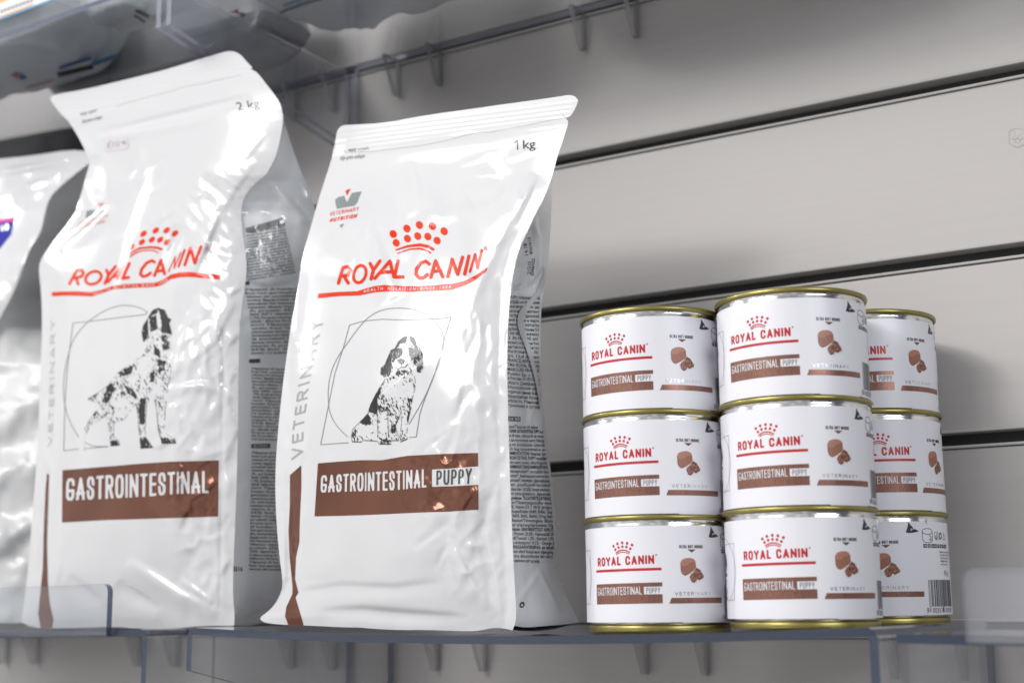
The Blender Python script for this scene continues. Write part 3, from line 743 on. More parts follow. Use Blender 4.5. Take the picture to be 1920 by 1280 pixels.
def poly_in(px, py, pts, soft):
    """soft mask of a polygon"""
    p = np.asarray(pts, float); q = np.roll(p, -1, 0); d = np.full(np.shape(px), 1e4); ins = np.zeros(np.shape(px), bool)
    for a, b in zip(p, q):
        ab = b-a; L = ab@ab; t = np.clip(((px-a[0])*ab[0]+(py-a[1])*ab[1])/max(L, 1e-9), 0, 1)
        d = np.minimum(d, np.hypot(px-a[0]-t*ab[0], py-a[1]-t*ab[1])); c = ((a[1] > py) != (b[1] > py))
        ins ^= c & (px < a[0]+(py-a[1])/(b[1]-a[1] if b[1] != a[1] else 1e-9)*ab[0])
    return smooth01(.5+np.where(ins, d, -d)/(2*soft))

# ---------------- bag A: the 1 kg puppy bag
A_top = [(629, 262), (632, 244), (641, 235), (660, 234), (720, 231), (800, 216), (880, 205), (950, 195), (1010, 187), (1050, 181), (1068, 178), (1079, 181), (1084, 189)]
A_right = [(1084, 189), (1080, 201), (1071, 217), (1061, 221), (1058, 223), (1066, 226), (1064, 236), (1056, 262), (1046, 290), (1036, 330), (1021, 370), (1004, 402), (986, 440), (974, 465), (964, 502), (957, 550), (953, 600), (951, 650), (951, 700), (953, 800), (956, 900), (960, 1000), (965, 1100), (968, 1145), (967, 1165), (961, 1181)]
A_bottom = [(488, 1160), (494, 1166), (520, 1170), (560, 1171), (600, 1173), (650, 1175.5), (670, 1175), (700, 1178), (750, 1180.5), (800, 1180), (850, 1182), (890, 1182.5), (905, 1180), (925, 1176), (945, 1177), (961, 1181)]
A_left = [(629, 262), (626, 280), (628, 284), (623, 288), (624, 294), (616, 320), (606, 348), (595, 382), (582, 428), (568, 476), (562, 515), (555, 560), (547, 600), (540, 650), (533, 700), (527, 750), (522, 800), (518, 850), (516, 900), (517, 950), (520, 1000), (525, 1050), (530, 1088), (528, 1108), (516, 1132), (500, 1148), (489, 1155), (488, 1160)]
YA = profile([0, .08, .2, .35, .5, .65, .8, .9, 1], [623, 618, 614, 613, 616, 624, 637, 647, 655])
def YA_(px, py):
    px = np.asarray(px, float); py = np.asarray(py, float)
    edge = np.interp(px, [630, 1080], [238, 182])
    t = (1180-py)/(1180-edge); s = side_s(px, py, A_left, A_right)
    Y = YA(t)
    b = np.interp(t, [0, .1, .35, .65, .85, .95], [3, 7, 12, 11, 4, 0])
    e_ = np.clip(np.abs(2*s-1), 0, 1)
    Y = Y+b*e_**2.6
    Y = Y+np.interp(s, [.9, .96, 1.0], [0, 0, -1.5])*np.interp(t, [.1, .5, .8], [1, 1, 0])     # flat seam at the right edge
    fade = np.interp(t, [.86, .93], [1, 0])
    # broad soft dents of the filled pouch
    Y = Y+fade*(2.6*(fbm(px/150+2.3, py/190+5.1, 2)-.5)+0.9*(fbm(px/62+8.1, py/75+1.7, 2)-.5)*np.interp(s, [0, .4, .75, 1], [.5, .35, 1, 1.5]))
    # crumpled lower right and right side
    cr = poly_in(px, py, [(760, 860), (860, 800), (940, 820), (950, 1165), (880, 1140), (800, 1000)], 45)
    Y = Y+cr*(1.5*(np.abs(fbm(px/38+3, py/52+9, 2)-.5)*2-.4)+.5*(fbm(px/16, py/20, 2)-.5))
    cr2 = poly_in(px, py, [(870, 560), (955, 520), (948, 800), (880, 820)], 30)
    Y = Y+cr2*(.9*(np.abs(fbm(px/26+6, py/70+2, 2)-.5)*2-.4))
    # named folds
    for pts, w, a_ in (([(640, 300), (900, 262), (1040, 235)], 16, -.9), ([(690, 420), (715, 500), (745, 560)], 26, -2.2), ([(655, 470), (645, 530)], 20, -1.7),
                       ([(930, 300), (945, 330), (900, 420), (880, 520)], 22, .7), ([(985, 330), (960, 400), (890, 560), (860, 640)], 15, -.6), ([(790, 405), (850, 395), (880, 375)], 15, -1.0),
                       ([(1005, 330), (960, 420)], 10, -.9), ([(545, 620), (540, 700), (560, 840)], 18, 1.4), ([(545, 900), (540, 1000), (552, 1080)], 13, 1.4), ([(530, 960), (533, 1080), (508, 1145)], 12, -1.6),
                       ([(560, 1110), (640, 1098), (740, 1102), (830, 1090)], 12, .9), ([(600, 1145), (680, 1143), (760, 1150), (880, 1158)], 13, 1.6), ([(840, 1010), (890, 1100), (935, 1150)], 14, -2.0), ([(930, 900), (905, 1000), (925, 1090), (930, 1150)], 9, 1.3),
                       ([(560, 500), (550, 640)], 22, -1.5), ([(690, 760), (740, 720), (830, 640)], 16, -.6), ([(850, 860), (880, 930), (850, 975)], 9, -.9), ([(800, 870), (830, 950)], 11, .7), ([(720, 845), (760, 960)], 20, .7)):
        Y = Y+crease(px, py, pts, w, a_)
    Y = Y+crumple(px, py, [(770, 850), (930, 560), (950, 600), (948, 1150), (880, 1150), (800, 1000)], 34, 5, .55, 1.9, .7)
    Y = Y+crumple(px, py, [(560, 420), (720, 300), (1030, 260), (960, 440), (900, 480), (600, 480)], 16, 9, .5, 2.0, .9, (30, 90), (7, 14))
    Y = Y+crumple(px, py, [(522, 700), (560, 620), (575, 1080), (535, 1150)], 12, 3, .5, 1.5, .5)
    # heat-seal ribs along the top
    rib = (py-edge-8); Y = Y+np.where((rib > 0) & (rib < 46), .10*np.sin(rib*2*np.pi/8.5), 0)
    Y = Y+crease(px, py, [(640, 287), (700, 284), (790, 273), (880, 250), (900, 252), (990, 236), (1055, 224)], 2.2, .22)
    return Y
OA = (-458, 640, 0)
bagA = thing('dog_food_bag', 'white 1 kg bag with a sitting puppy drawing, standing beside the cans', 'bag', OA)
SA = Sheet(A_top, A_right, A_bottom, A_left, YA_, 3.2, 1)
SA.build('front_panel', film, bagA, OA)
PA = lambda nm, vf, m, layer=1, parent=None: SA.print(nm, vf, m, parent or bagA, OA, layer)
# side gusset of A
EA = [(1052, 262), (1040, 290), (1036, 330), (1034, 400), (1031, 450), (1027, 500), (1019, 548), (1014, 590), (1013, 640), (1014, 700), (1018, 760), (1026, 830), (1035, 900), (1042, 980), (1044, 1020), (1041, 1050), (1046, 1080), (1056, 1105), (1070, 1135), (1082, 1156), (1086, 1166)]
def YGA(px, py):
    px = np.asarray(px, float); py = np.asarray(py, float)
    s = np.clip(side_s(px, py, A_right, EA), 0, 1.05)
    xr = np.interp(py, np.array(A_right)[:, 1], np.array(A_right)[:, 0]); yf = YA_(xr, py)
    back = np.interp(py, [230, 330, 600, 1166], [656, 672, 678, 684])
    Y = yf+.8+(back-yf)*s
    Y = Y+10*np.exp(-((s-.5)/.25)**2)*np.interp(py, [380, 520, 900, 1100], [0, .8, .8, 0])
    Y = Y+1.6*(fbm(px/14, py/70, 2)-.5)*np.interp(s, [0, .2, 1], [0, 1, .6])
    Y = Y+crease(px, py, [(1000, 395), (1012, 450), (1018, 540)], 6, -3)+crease(px, py, [(962, 545), (1000, 535), (1020, 500)], 6, 3)
    Y = Y+crumple(px, py, [(962, 580), (1005, 600), (1012, 760), (1036, 1060), (972, 1080)], 22, 41, 1.1, 1.75, .6, (30, 90), (4.5, 8))
    Y = Y+crease(px, py, [(968, 1130), (1012, 1068), (1052, 1150)], 5, -2.2)+crease(px, py, [(1012, 1068), (1011, 900)], 5, 1.5)
    return Y
GA = Sheet([(1056, 244), (1060, 250)], [(1060, 250)]+EA[1:], [(964, 1172), (985, 1176), (1030, 1172), (1060, 1170), (1086, 1166)], [(1056, 244)]+[(x-1.0, y) for x, y in A_right if 262 <= y < 1170]+[(964, 1172)], YGA, 4, 1)
gA = GA.build('side_gusset', film_side, bagA, OA)
# rest of A: back panel, far gusset, base
def finish_bag(bag, O, S, Gs, fin=None, dx=22, m=film_side):
    nv = S.nv; fl_ = S.P3[:, 0]; fr = S.P3[:, -1]
    br = Gs.P3[:, -1]; br = np.stack([np.interp(np.linspace(0, 1, nv), np.linspace(0, 1, len(br)), br[:, i]) for i in range(3)], 1)
    d = br[:, 1]-fr[:, 1]; d[:] = np.maximum(d, .6)
    bl = fl_+np.stack([np.minimum(d*.25, dx), d, np.zeros(nv)], 1)
    tt = np.linspace(0, 1, nv)[:, None]; bl[:, 2] = fl_[:, 2]
    top = S.P3[0].copy(); top[:, 1] += .8
    ruled('back_panel', bl[::2], br[::2], m, bag, O, 10)
    ruled('side_gusset', fl_[::2], bl[::2], m, bag, O, 8, (10, 0, 0))
    base = S.P3[-1]; bb = np.linspace(bl[-1], br[-1], len(base)); ruled('base', base[::3], bb[::3], m, bag, O, 14, (0, 0, -2.4))
finish_bag(bagA, OA, SA, GA)
# white seam fin curling along the back corner of the gusset
fin = chaikin([(1024, 505), (1014, 545), (996, 565), (983, 580), (975, 598), (978, 620), (990, 650), (1002, 690), (1010, 730), (1014, 765)], 3); n_ = len(fin)
wd = np.interp(np.linspace(0, 1, n_), [0, .15, .4, .7, 1], [3, 7, 13, 8, 3])
tn = np.gradient(fin, axis=0); tn /= np.hypot(*tn.T)[:, None]; nr = np.stack([-tn[:, 1], tn[:, 0]], 1)
g = G(950, 490, 1040, 780, 1.0)
g.seg(fin, wd); v, f = g.mesh(); v = np.array(v)
p = at(v[:, 0], v[:, 1], YGA(v[:, 0], v[:, 1])-2.5); link('seam_fin', p, f, film, bagA, origin=OA)

def C6(p, ox=580, oy=330, k=5.334): return [(ox+x/k, oy+y/k) for x, y in p]
# brand print of A
g = G(590, 410, 920, 560, 0.8); w_ = 6.2
for st in ([(290, 1072), (335, 915), (385, 905), (412, 940), (385, 990), (318, 1000)], [(345, 1000), (388, 1070)],
           [(608, 875), (640, 940), (616, 1030)], [(706, 848), (640, 940)], [(655, 1022), (805, 850), (845, 1008)], [(715, 965), (830, 955)], [(885, 850), (850, 1010), (935, 1008)],
           [(1198, 878), (1165, 852), (1115, 865), (1070, 930), (1068, 985), (1100, 1020), (1140, 1018), (1178, 985)], [(1214, 1012), (1262, 848), (1332, 1004)], [(1235, 955), (1310, 945)],
           [(1385, 1004), (1428, 832), (1482, 985), (1532, 812)], [(1553, 978), (1595, 800)]):
    g.seg(C6(st), w_)
g.seg(C6([(1606, 955), (1658, 782), (1680, 918), (1724, 742)]), 4.6)
g.seg(C6([(503+62*math.cos(t)-14*math.sin(t), 980+86*math.sin(t)) for t in np.linspace(0, 2*math.pi, 30)]), 5.8)
g.seg(C6(arc(1762, 724, 13, 20, 0, 360, 18)), .9); g.seg(C6([(1758, 732), (1760, 716), (1767, 720), (1760, 726), (1767, 733)]), .6)
for x, y in ((838, 580), (975, 525), (1100, 490), (1230, 500), (1347, 552)): g.ell(*C6([(x, y)])[0], 6.6, 7.6, -.5, False)
for x, y in ((868, 668), (980, 625), (1083, 600), (1184, 605), (1277, 645)): g.ell(*C6([(x, y)])[0], 6.4, 7.3, -.5, False)
g.seg(C6([(868, 738), (980, 702), (1105, 688), (1190, 705), (1236, 732)]), [3, 4.6, 5.6, 5.6, 5.2]); g.seg(C6([(882, 772), (1000, 732), (1105, 724), (1180, 746), (1210, 768)]), [1.6, 2.6, 3.2, 3, 3])
tp = [(90, 1175), (300, 1157), (480, 1150), (560, 1125), (650, 1100), (760, 1088), (900, 1098), (1050, 1102), (1250, 1094), (1440, 1075), (1550, 1048), (1660, 995), (1782, 910)]
bt = [(80, 1222), (300, 1200), (500, 1193), (570, 1180), (650, 1163), (760, 1153), (900, 1155), (1050, 1153), (1250, 1146), (1420, 1136), (1560, 1090), (1660, 1035), (1770, 950)]
g.poly(C6(tp+bt[::-1]))
word(g, 'HEALTH NUTRITION SINCE 1968', strip(C6([(540, 1170), (640, 1147), (760, 1138), (900, 1143), (1050, 1142), (1250, 1134), (1415, 1120)]), C6([(545, 1137), (650, 1112), (760, 1104), (900, 1110), (1050, 1110), (1250, 1103), (1418, 1088)])), 1.25, sub=True, gap=.42, space=.9)
PA('brand_print', g.mesh(), red)
# emblem
g = G(610, 350, 680, 425, .7); g.poly(C6([(360, 145), (413, 125), (375, 200)])); 
word(g, 'VETERINARY', quad(*C6([(205, 362), (497, 306), (203, 404), (492, 346)])), 1.0, gap=.3)
word(g, 'NUTRITION', quad(*C6([(212, 425), (482, 375), (200, 462), (470, 418)])), 1.7, gap=.28)
PA('emblem_print', g.mesh(), red)
g = G(615, 352, 685, 430, .7); g.poly(C6([(258, 235), (290, 210), (330, 203), (347, 195), (362, 235), (378, 262), (405, 205), (425, 170), (470, 160), (522, 155), (500, 205), (478, 265), (450, 298), (360, 312), (276, 330), (262, 280)])); g.poly(C6([(300, 490), (350, 475), (318, 520)]))
PA('emblem_print', g.mesh(), silver_ink)
# weight and opening marks
g = G(958, 255, 976, 285, .4); g.seg([(964.5, 268), (969.8, 263.8), (970.4, 280)], 2.0); a = Acc(); a.g(g); a.text('kg', quad((980, 262), (1004, 259.5), (981, 279.5), (1004, 277)), .004)
PA('weight_print', a.out(), black)
a = Acc(); a.text('easy', quad((653, 277), (670, 275.5), (653, 284.5), (670, 282.5)), .03); a.text('open', quad((671, 275.5), (691, 273), (671, 283), (691, 280.5)), 0); a.text('zip-pen-adapt', quad((638, 291), (685, 287.5), (637, 300), (684, 295.5)), .012)
g = G(640, 268, 660, 290, .5); g.seg([(643, 277), (645, 282), (651, 286)], .8); a.g(g)
PA('opening_print', a.out(), grey)
g = G(635, 215, 1060, 295, .8); tl_ = resample([(640, 287), (700, 284), (722, 281), (790, 273), (840, 263), (880, 252), (900, 248), (915, 249), (960, 240), (990, 235), (1020, 228), (1055, 222)], 170)
for k in range(0, 169, 2): g.seg(tl_[k:k+2], .95)
PA('tear_line', g.mesh(), grey)
# VETERINARY up the left side and the copper stripe
g = G(540, 590, 615, 870, .8)
word(g, 'VETERINARY', strip([(568, 856), (569, 800), (580, 720), (594, 650), (608, 597)], [(546, 862), (548, 806), (559, 724), (570, 655), (582, 603)]), 3.6, gap=.42)
PA('category_print', g.mesh(), pale)
def C4(p, ox=480, oy=700, k=2.2066): return [(ox+x/k, oy+y/k) for x, y in p]
g = G(530, 860, 575, 1176, 1.0)
g.poly(C4([(140, 420), (187, 379), (187, 470), (181, 600), (178, 700), (165, 760), (161, 850), (175, 905), (163, 925), (185, 1000), (197, 1041), (135, 1043), (120, 1003), (125, 965), (150, 912), (151, 880), (139, 760), (134, 650), (140, 540)]))
PA('copper_stripe', g.mesh(), copper)
# product band of A
g = G(585, 845, 905, 975, .65)
bp = C4([(256, 371), (340, 364), (430, 358), (520, 358), (560, 351), (625, 340), (700, 336), (780, 332), (850, 330), (918, 328), (920, 562), (850, 566), (800, 570), (690, 573), (570, 579), (430, 585), (330, 588), (242, 590)])
g.poly(bp)
g.poly(C4([(727, 396), (800, 392), (860, 387), (930, 382), (930, 459), (860, 463), (800, 466), (727, 468)]), sub=True)
word(g, 'GASTROINTESTINAL', strip(C4([(266, 492), (400, 487), (560, 483), (705, 470)]), C4([(268, 421), (400, 412), (560, 402), (705, 394)])), 4.4, sub=True, gap=.17)
PA('product_band', g.mesh(), copper)
g = G(805, 870, 890, 915, .8); word(g, 'PUPPY', strip(C4([(746, 461), (820, 458), (890, 455)]), C4([(746, 401), (820, 396), (893, 391)])), 3.3, gap=.3)
PA('product_name_print', g.mesh(), grey2)
# drawing of A
def CD(p, ox=590, oy=560, k=4.267): return [(ox+x/k, oy+y/k) for x, y in p]
g = G(596, 572, 850, 838, .8)
for ln in ([(270, 1150), (47, 1165), (110, 850), (160, 600), (230, 385), (278, 210), (390, 178), (540, 163), (720, 170), (950, 160), (1040, 155), (1090, 143), (1030, 345), (960, 600), (880, 800), (840, 920), (812, 1103), (755, 1107)],
           chaikin([(265, 1105), (180, 1025), (125, 930), (107, 830), (108, 700), (130, 580), (180, 470), (270, 340), (385, 185), (480, 110), (580, 78), (700, 72), (800, 85), (900, 130), (980, 200), (1025, 270), (1035, 340), (1010, 470), (950, 620), (880, 790), (755, 1000)], 2)):
    g.seg(CD(ln), 1.35)
PA('frame_drawing', g.mesh(), grey)
def inked(S, P, C, x0, y0, x1, y1, body, blacks, whites, lines, orient, thr, seed, step=.75, gain=.72):
    """dog drawing: body outline with ticked coat; black patches, white patches, drawn lines"""
    g = G(x0, y0, x1, y1, step); g.poly(C(body)); bf = g.f.copy()
    ca, sa = math.cos(orient), math.sin(orient)
    wx = g.X+2.5*(fbm(g.X/9+seed, g.Y/9, 2)-.5); wy = g.Y+2.5*(fbm(g.X/9, g.Y/9+seed, 2)-.5)
    u = wx*ca+wy*sa; v = -wx*sa+wy*ca
    nz = .5*vnoise(u/5.0+seed, v/1.7+seed)+.5*vnoise(u/3.2+3*seed, v/1.2)
    patch = fbm(g.X/13+seed*2, g.Y/13, 2)
    dens = .27+.30*(patch-.5)
    for b in blacks:
        m_ = poly_in(g.X, g.Y, C(b[0]), b[1]); dens = np.maximum(dens, .27+m_*b[2]*gain)
    for b in whites:
        m_ = poly_in(g.X, g.Y, C(b[0]), b[1]); dens = dens*(1-m_*b[2])
    F1 = np.maximum(bf+.2, (nz-dens)*6)
    dl = np.full(g.X.shape, 1e3)
    for pts, w in lines: dl = np.minimum(dl, dseg(g.X, g.Y, C(pts))-w/2)
    gd = G(x0, y0, x1, y1, step); gd.f = np.minimum(F1, dl)
    gm = G(x0, y0, x1, y1, step)
    gm.f = np.maximum(np.maximum(bf, (nz-dens-.10)*6), -np.minimum(F1, dl)+.0) if False else np.maximum(bf, (nz-dens-.09)*6)
    edge = np.maximum(np.abs(bf)-.6, .0+np.where(vnoise(g.X/6, g.Y/6) > .35, -1, 1)*.5)
    gm.f = np.minimum(gm.f, edge)
    P('dog_drawing', gm.mesh(), pale, 1); P('dog_drawing', gd.mesh(), black, 2)
body = [(640, 395), (665, 345), (705, 308), (750, 291), (790, 308), (810, 350), (838, 388), (862, 440), (868, 540), (848, 588), (820, 586), (812, 545), (790, 530), (785, 580), (803, 650), (800, 720), (782, 790), (775, 850), (742, 1000), (738, 1120), (686, 1142), (682, 1100), (692, 1000), (694, 900), (645, 1010), (655, 1060), (674, 1105), (670, 1132), (608, 1132), (605, 1161), (515, 1160), (500, 1137), (380, 1132), (370, 1143), (300, 1143), (290, 1100), (305, 1040), (360, 985), (425, 915), (442, 850), (490, 755), (525, 700), (562, 640), (590, 622), (555, 625), (525, 600), (530, 548), (560, 528), (582, 468), (610, 408)]
blacks = [([(645, 385), (610, 408), (580, 470), (560, 530), (530, 550), (525, 600), (555, 625), (592, 618), (610, 590), (612, 520), (612, 470), (628, 420)], 1.6, .55),
          ([(640, 392), (668, 343), (708, 306), (735, 298), (722, 345), (690, 352), (660, 385), (655, 410)], 1.2, .7), ([(755, 292), (790, 308), (806, 345), (806, 390), (775, 352), (762, 330)], 1.2, .7),
          ([(636, 400), (690, 392), (702, 430), (668, 478), (630, 500), (625, 450)], 1.3, .55), ([(745, 390), (795, 392), (795, 470), (770, 490), (755, 440)], 1.3, .55),
          ([(800, 360), (835, 385), (862, 440), (868, 540), (846, 590), (820, 586), (815, 545), (795, 530), (785, 470), (795, 420)], 1.6, .5),
          ([(525, 700), (490, 755), (455, 810), (432, 870), (440, 905), (470, 912), (495, 930), (502, 860), (497, 800), (525, 750)], 1.6, .75), ([(425, 920), (380, 950), (358, 985), (390, 1005), (430, 1015), (452, 990), (440, 945)], 1.5, .75),
          ([(330, 1030), (290, 1090), (300, 1140), (330, 1100)], 1.6, .3), ([(600, 1040), (640, 990), (655, 1040), (640, 1075), (600, 1070)], 1.6, .4), ([(745, 800), (780, 790), (775, 850), (745, 1000), (735, 960), (755, 880)], 1.5, .45),
          ([(640, 565), (700, 570), (780, 560), (770, 590), (690, 620), (650, 600)], 2, .3), ([(520, 1120), (605, 1130), (605, 1160), (515, 1160)], 1.5, .28), ([(505, 850), (580, 860), (575, 900), (505, 905)], 1.8, .25)]
whites = [([(738, 300), (760, 296), (765, 330), (745, 380), (752, 440), (735, 470), (712, 450), (700, 400), (728, 350)], 1.2, .95), ([(672, 362), (708, 356), (705, 388), (678, 386)], .8, .95), ([(742, 350), (776, 362), (770, 384), (745, 384)], .8, .95),
          ([(640, 480), (700, 462), (750, 465), (772, 520), (740, 562), (660, 560), (625, 540)], 1.5, .9), ([(560, 660), (640, 640), (780, 690), (770, 770), (640, 790), (550, 770)], 4, .65), ([(360, 1000), (480, 1010), (500, 1100), (400, 1120), (340, 1060)], 3, .5), ([(515, 930), (575, 930), (590, 1110), (515, 1110)], 3, .45), ([(700, 930), (735, 930), (730, 1080), (695, 1080)], 3, .3)]
lines = [([(668, 492), (690, 484), (710, 492), (700, 512), (682, 512), (670, 496)], 3.6), ([(690, 512), (690, 545)], .9), ([(640, 548), (668, 560), (690, 547), (720, 545), (745, 520)], 1.0), ([(650, 408), (668, 398), (685, 410), (668, 424), (652, 412)], 1.3), ([(752, 400), (768, 390), (782, 402), (768, 418), (755, 404)], 1.3),
         ([(530, 1160), (535, 1130), (550, 1122)], 1.0), ([(560, 1160), (562, 1132)], 1.0), ([(585, 1160), (582, 1130)], 1.0), ([(515, 1160), (606, 1161)], 1.4), ([(300, 1142), (372, 1143)], 1.3), ([(315, 1140), (318, 1105)], .9), ([(338, 1140), (340, 1105)], .9), ([(686, 1142), (738, 1120)], 1.3), ([(703, 1130), (706, 1105)], .8), ([(400, 1130), (500, 1138)], .8), ([(610, 1132), (672, 1132)], 1.2),
         ([(500, 930), (505, 1110)], .8), ([(580, 860), (590, 1110)], .8), ([(694, 900), (645, 1010)], .8), ([(470, 870), (505, 880)], 1.0)]
inked(SA, PA, CD, 652, 624, 800, 838, body, blacks, whites, lines, 1.25, .5, 3.3)

# fine print on the gusset of A
rows = ['PUPPY полнорационный', 'устройствах пищеварения', 'ные ингредиенты: рис', 'на основе животных', 'экстракты дрожжей', 'ные масла и жиры', 'минералы, клетчатка', 'добавки витамин D3', '1100 ME, E1 железо', '2 3b103 40 мг', 'консерванты', 'антиоксиданты', 'Изготовитель РК', 'ул. 13-я линия', 'FRANCE, 650 avenue', 'TMA ROYAL CANIN', 'MARGUES FRANCE', 'Polska Sp. z o.o.', 'в России АО РУСКАН', 'область Дмитровский', 'Московская обл.', 'горячая линия 8-800', 'предприятие Рускан', 'область, Минский', 'хранение в сухом']
a = Acc()
for i, t_ in enumerate(rows):
    y = 560+i*8.4; xl = np.interp(y, np.array(A_right)[:, 1], np.array(A_right)[:, 0])+1; xr = min(np.interp(y, np.array(EA)[:, 1], np.array(EA)[:, 0])-3, 1012)
    sl = -1.5+8*(i/25.)*.4
    a.text(t_, quad((xl, y-6.2+sl*0), (xr, y-6.2+sl+3), (xl, y), (xr, y+sl+3)), .012)
rows2 = ['sset/Tilpasset til valper', 'CANIN® GASTROINTESTINAL PUPPY er et', 'er till valpar, utformat för att minska', 'i tarmsystemet samt främja', 'g och konvalescens. Lättsmält', 'ch hög koncentration av', 'MMENDATION: Veterinär bör', 'ROINTESTINAL PUPPY innehåller', 'mt samt under efterföljande', 'SAMMANSÄTTNING/SAMMENSÆTNING', 'rkraeprotein*, animalskt fett', 'uten*, betmassa/roetrevler', 'protein*, mineraler, lignocellulosa', 'er, psylliumfrön/skal', 'ckarider (0,5%) jästprodukter', 'ch beta-glukaner), algextrakt', 'gredienser. TILLSATSER/TILSÆTNINGS', 'er/Tilsætningsstoffer med', 'IE, Vitamin D3: 1 100 IE, Järn/Jern', 'Koppar/Kobber (3b405, 3b406): 15mg', '3b603, 3b605, 3b606): 127mg Selen', 'llsatser/Teknologiska tillsats', 'er ursprung/oprindelse: 10g', 'idanter. GENOMSNITTLIGT ANALYS', ': Protein: 29,0% - Fettinnehåll 20', 'af/Træstof: 1,3% - Kalcium 1,0%', 's-6-fettsyror: 4,1% - Omega-3', 'INGSANVISNING: se tabell', 'bör alltid finnas/være tilgængelig', 'öre datum/bedst før-dato', 'oppbevares tørt og køligt.']
for i, t_ in enumerate(rows2):
    y = 802+i*8.35; xl = np.interp(y, np.array(A_right)[:, 1], np.array(A_right)[:, 0])+1.5; xr = np.interp(y, np.array(EA)[:, 1], np.array(EA)[:, 0])-5
    if i == 30: xr = xl+48
    if i == 0: xr = xl+55
    a.text(t_, quad((xl, y-6.4), (xr, y-5.0), (xl, y), (xr, y+1.6)), .022 if i in (1, 6, 7, 9, 16, 23, 27) else .010)
g = G(952, 775, 985, 792, .6); g.poly([(953, 780), (976, 781), (976, 790), (953, 789)]); word(g, 'DK', quad((955, 782), (963, 782.3), (955, 787.5), (963, 787.8)), 1.0, sub=True); word(g, 'NO', quad((966, 782.3), (974, 782.6), (966, 787.8), (974, 788.1)), 1.0, sub=True); a.g(g)
g = G(960, 1120, 990, 1145, .5); g.ell(979, 1133, 4.6, 6.0, .4); g.ell(979, 1133.5, 2.0, 2.6, .4, sub=True); a.g(g)
GA.print('fine_print', a.out(), grey2, bagA, OA, 1.5)
a = Acc()
a.text('21/210  14:18  15', quad((986, 514), (972, 445), (993, 515), (981, 446)), .01) if False else None
a.text('21/210', strip([(995, 514), (996, 490)], [(988, 515), (989, 491)]), .01); a.text('14:18', strip([(991, 478), (988, 456)], [(984, 479), (981, 457)]), .01); a.text('15', strip([(982, 448), (980, 440)], [(975, 449), (973, 441)]), .01)
a.text('6946/022', strip([(1001, 516), (1003, 484)], [(995, 517), (997, 485)]), .01); a.text('8060610', strip([(999, 476), (995, 444)], [(993, 477), (989, 445)]), .01)
GA.print('date_print', a.out(), black, bagA, OA, 1.5)

# ---------------- bag B: the 2 kg bag
B_top = [(94, 186), (97, 180), (110, 176), (160, 168), (250, 146), (300, 134), (350, 119), (395, 105), (420, 98), (431, 96), (443, 98), (452, 104)]
B_right = [(452, 104), (466, 120), (474, 127), (470, 131), (476, 133), (482, 136), (497, 155), (512, 174), (522, 188), (529, 205), (531, 226), (528, 246), (520, 285), (508, 312), (497, 330), (482, 341), (467, 356), (456, 374), (452, 395), (453, 420), (458, 455), (462, 485), (462, 515), (457, 550), (451, 590), (448, 640), (447, 720), (446, 800), (444, 900), (440, 1000), (437, 1080), (437, 1120), (440, 1150), (439, 1172)]
B_bottom = [(40, 1165), (60, 1176), (100, 1177), (150, 1176), (215, 1174), (260, 1178), (320, 1178), (380, 1172), (439, 1172)]
B_left = [(94, 186), (100, 196), (112, 212), (123, 222), (127, 226), (135, 238), (150, 262), (165, 295), (168, 308), (160, 334), (152, 365), (142, 398), (122, 426), (100, 452), (82, 477), (74, 494), (73, 510), (77, 545), (79, 600), (78, 650), (76, 700), (74, 760), (70, 850), (62, 950), (54, 1050), (48, 1110), (42, 1150), (40, 1165)]
YB = profile([0, .08, .2, .35, .5, .65, .8, .9, 1], [640, 632, 626, 621, 622, 626, 631, 634, 637])
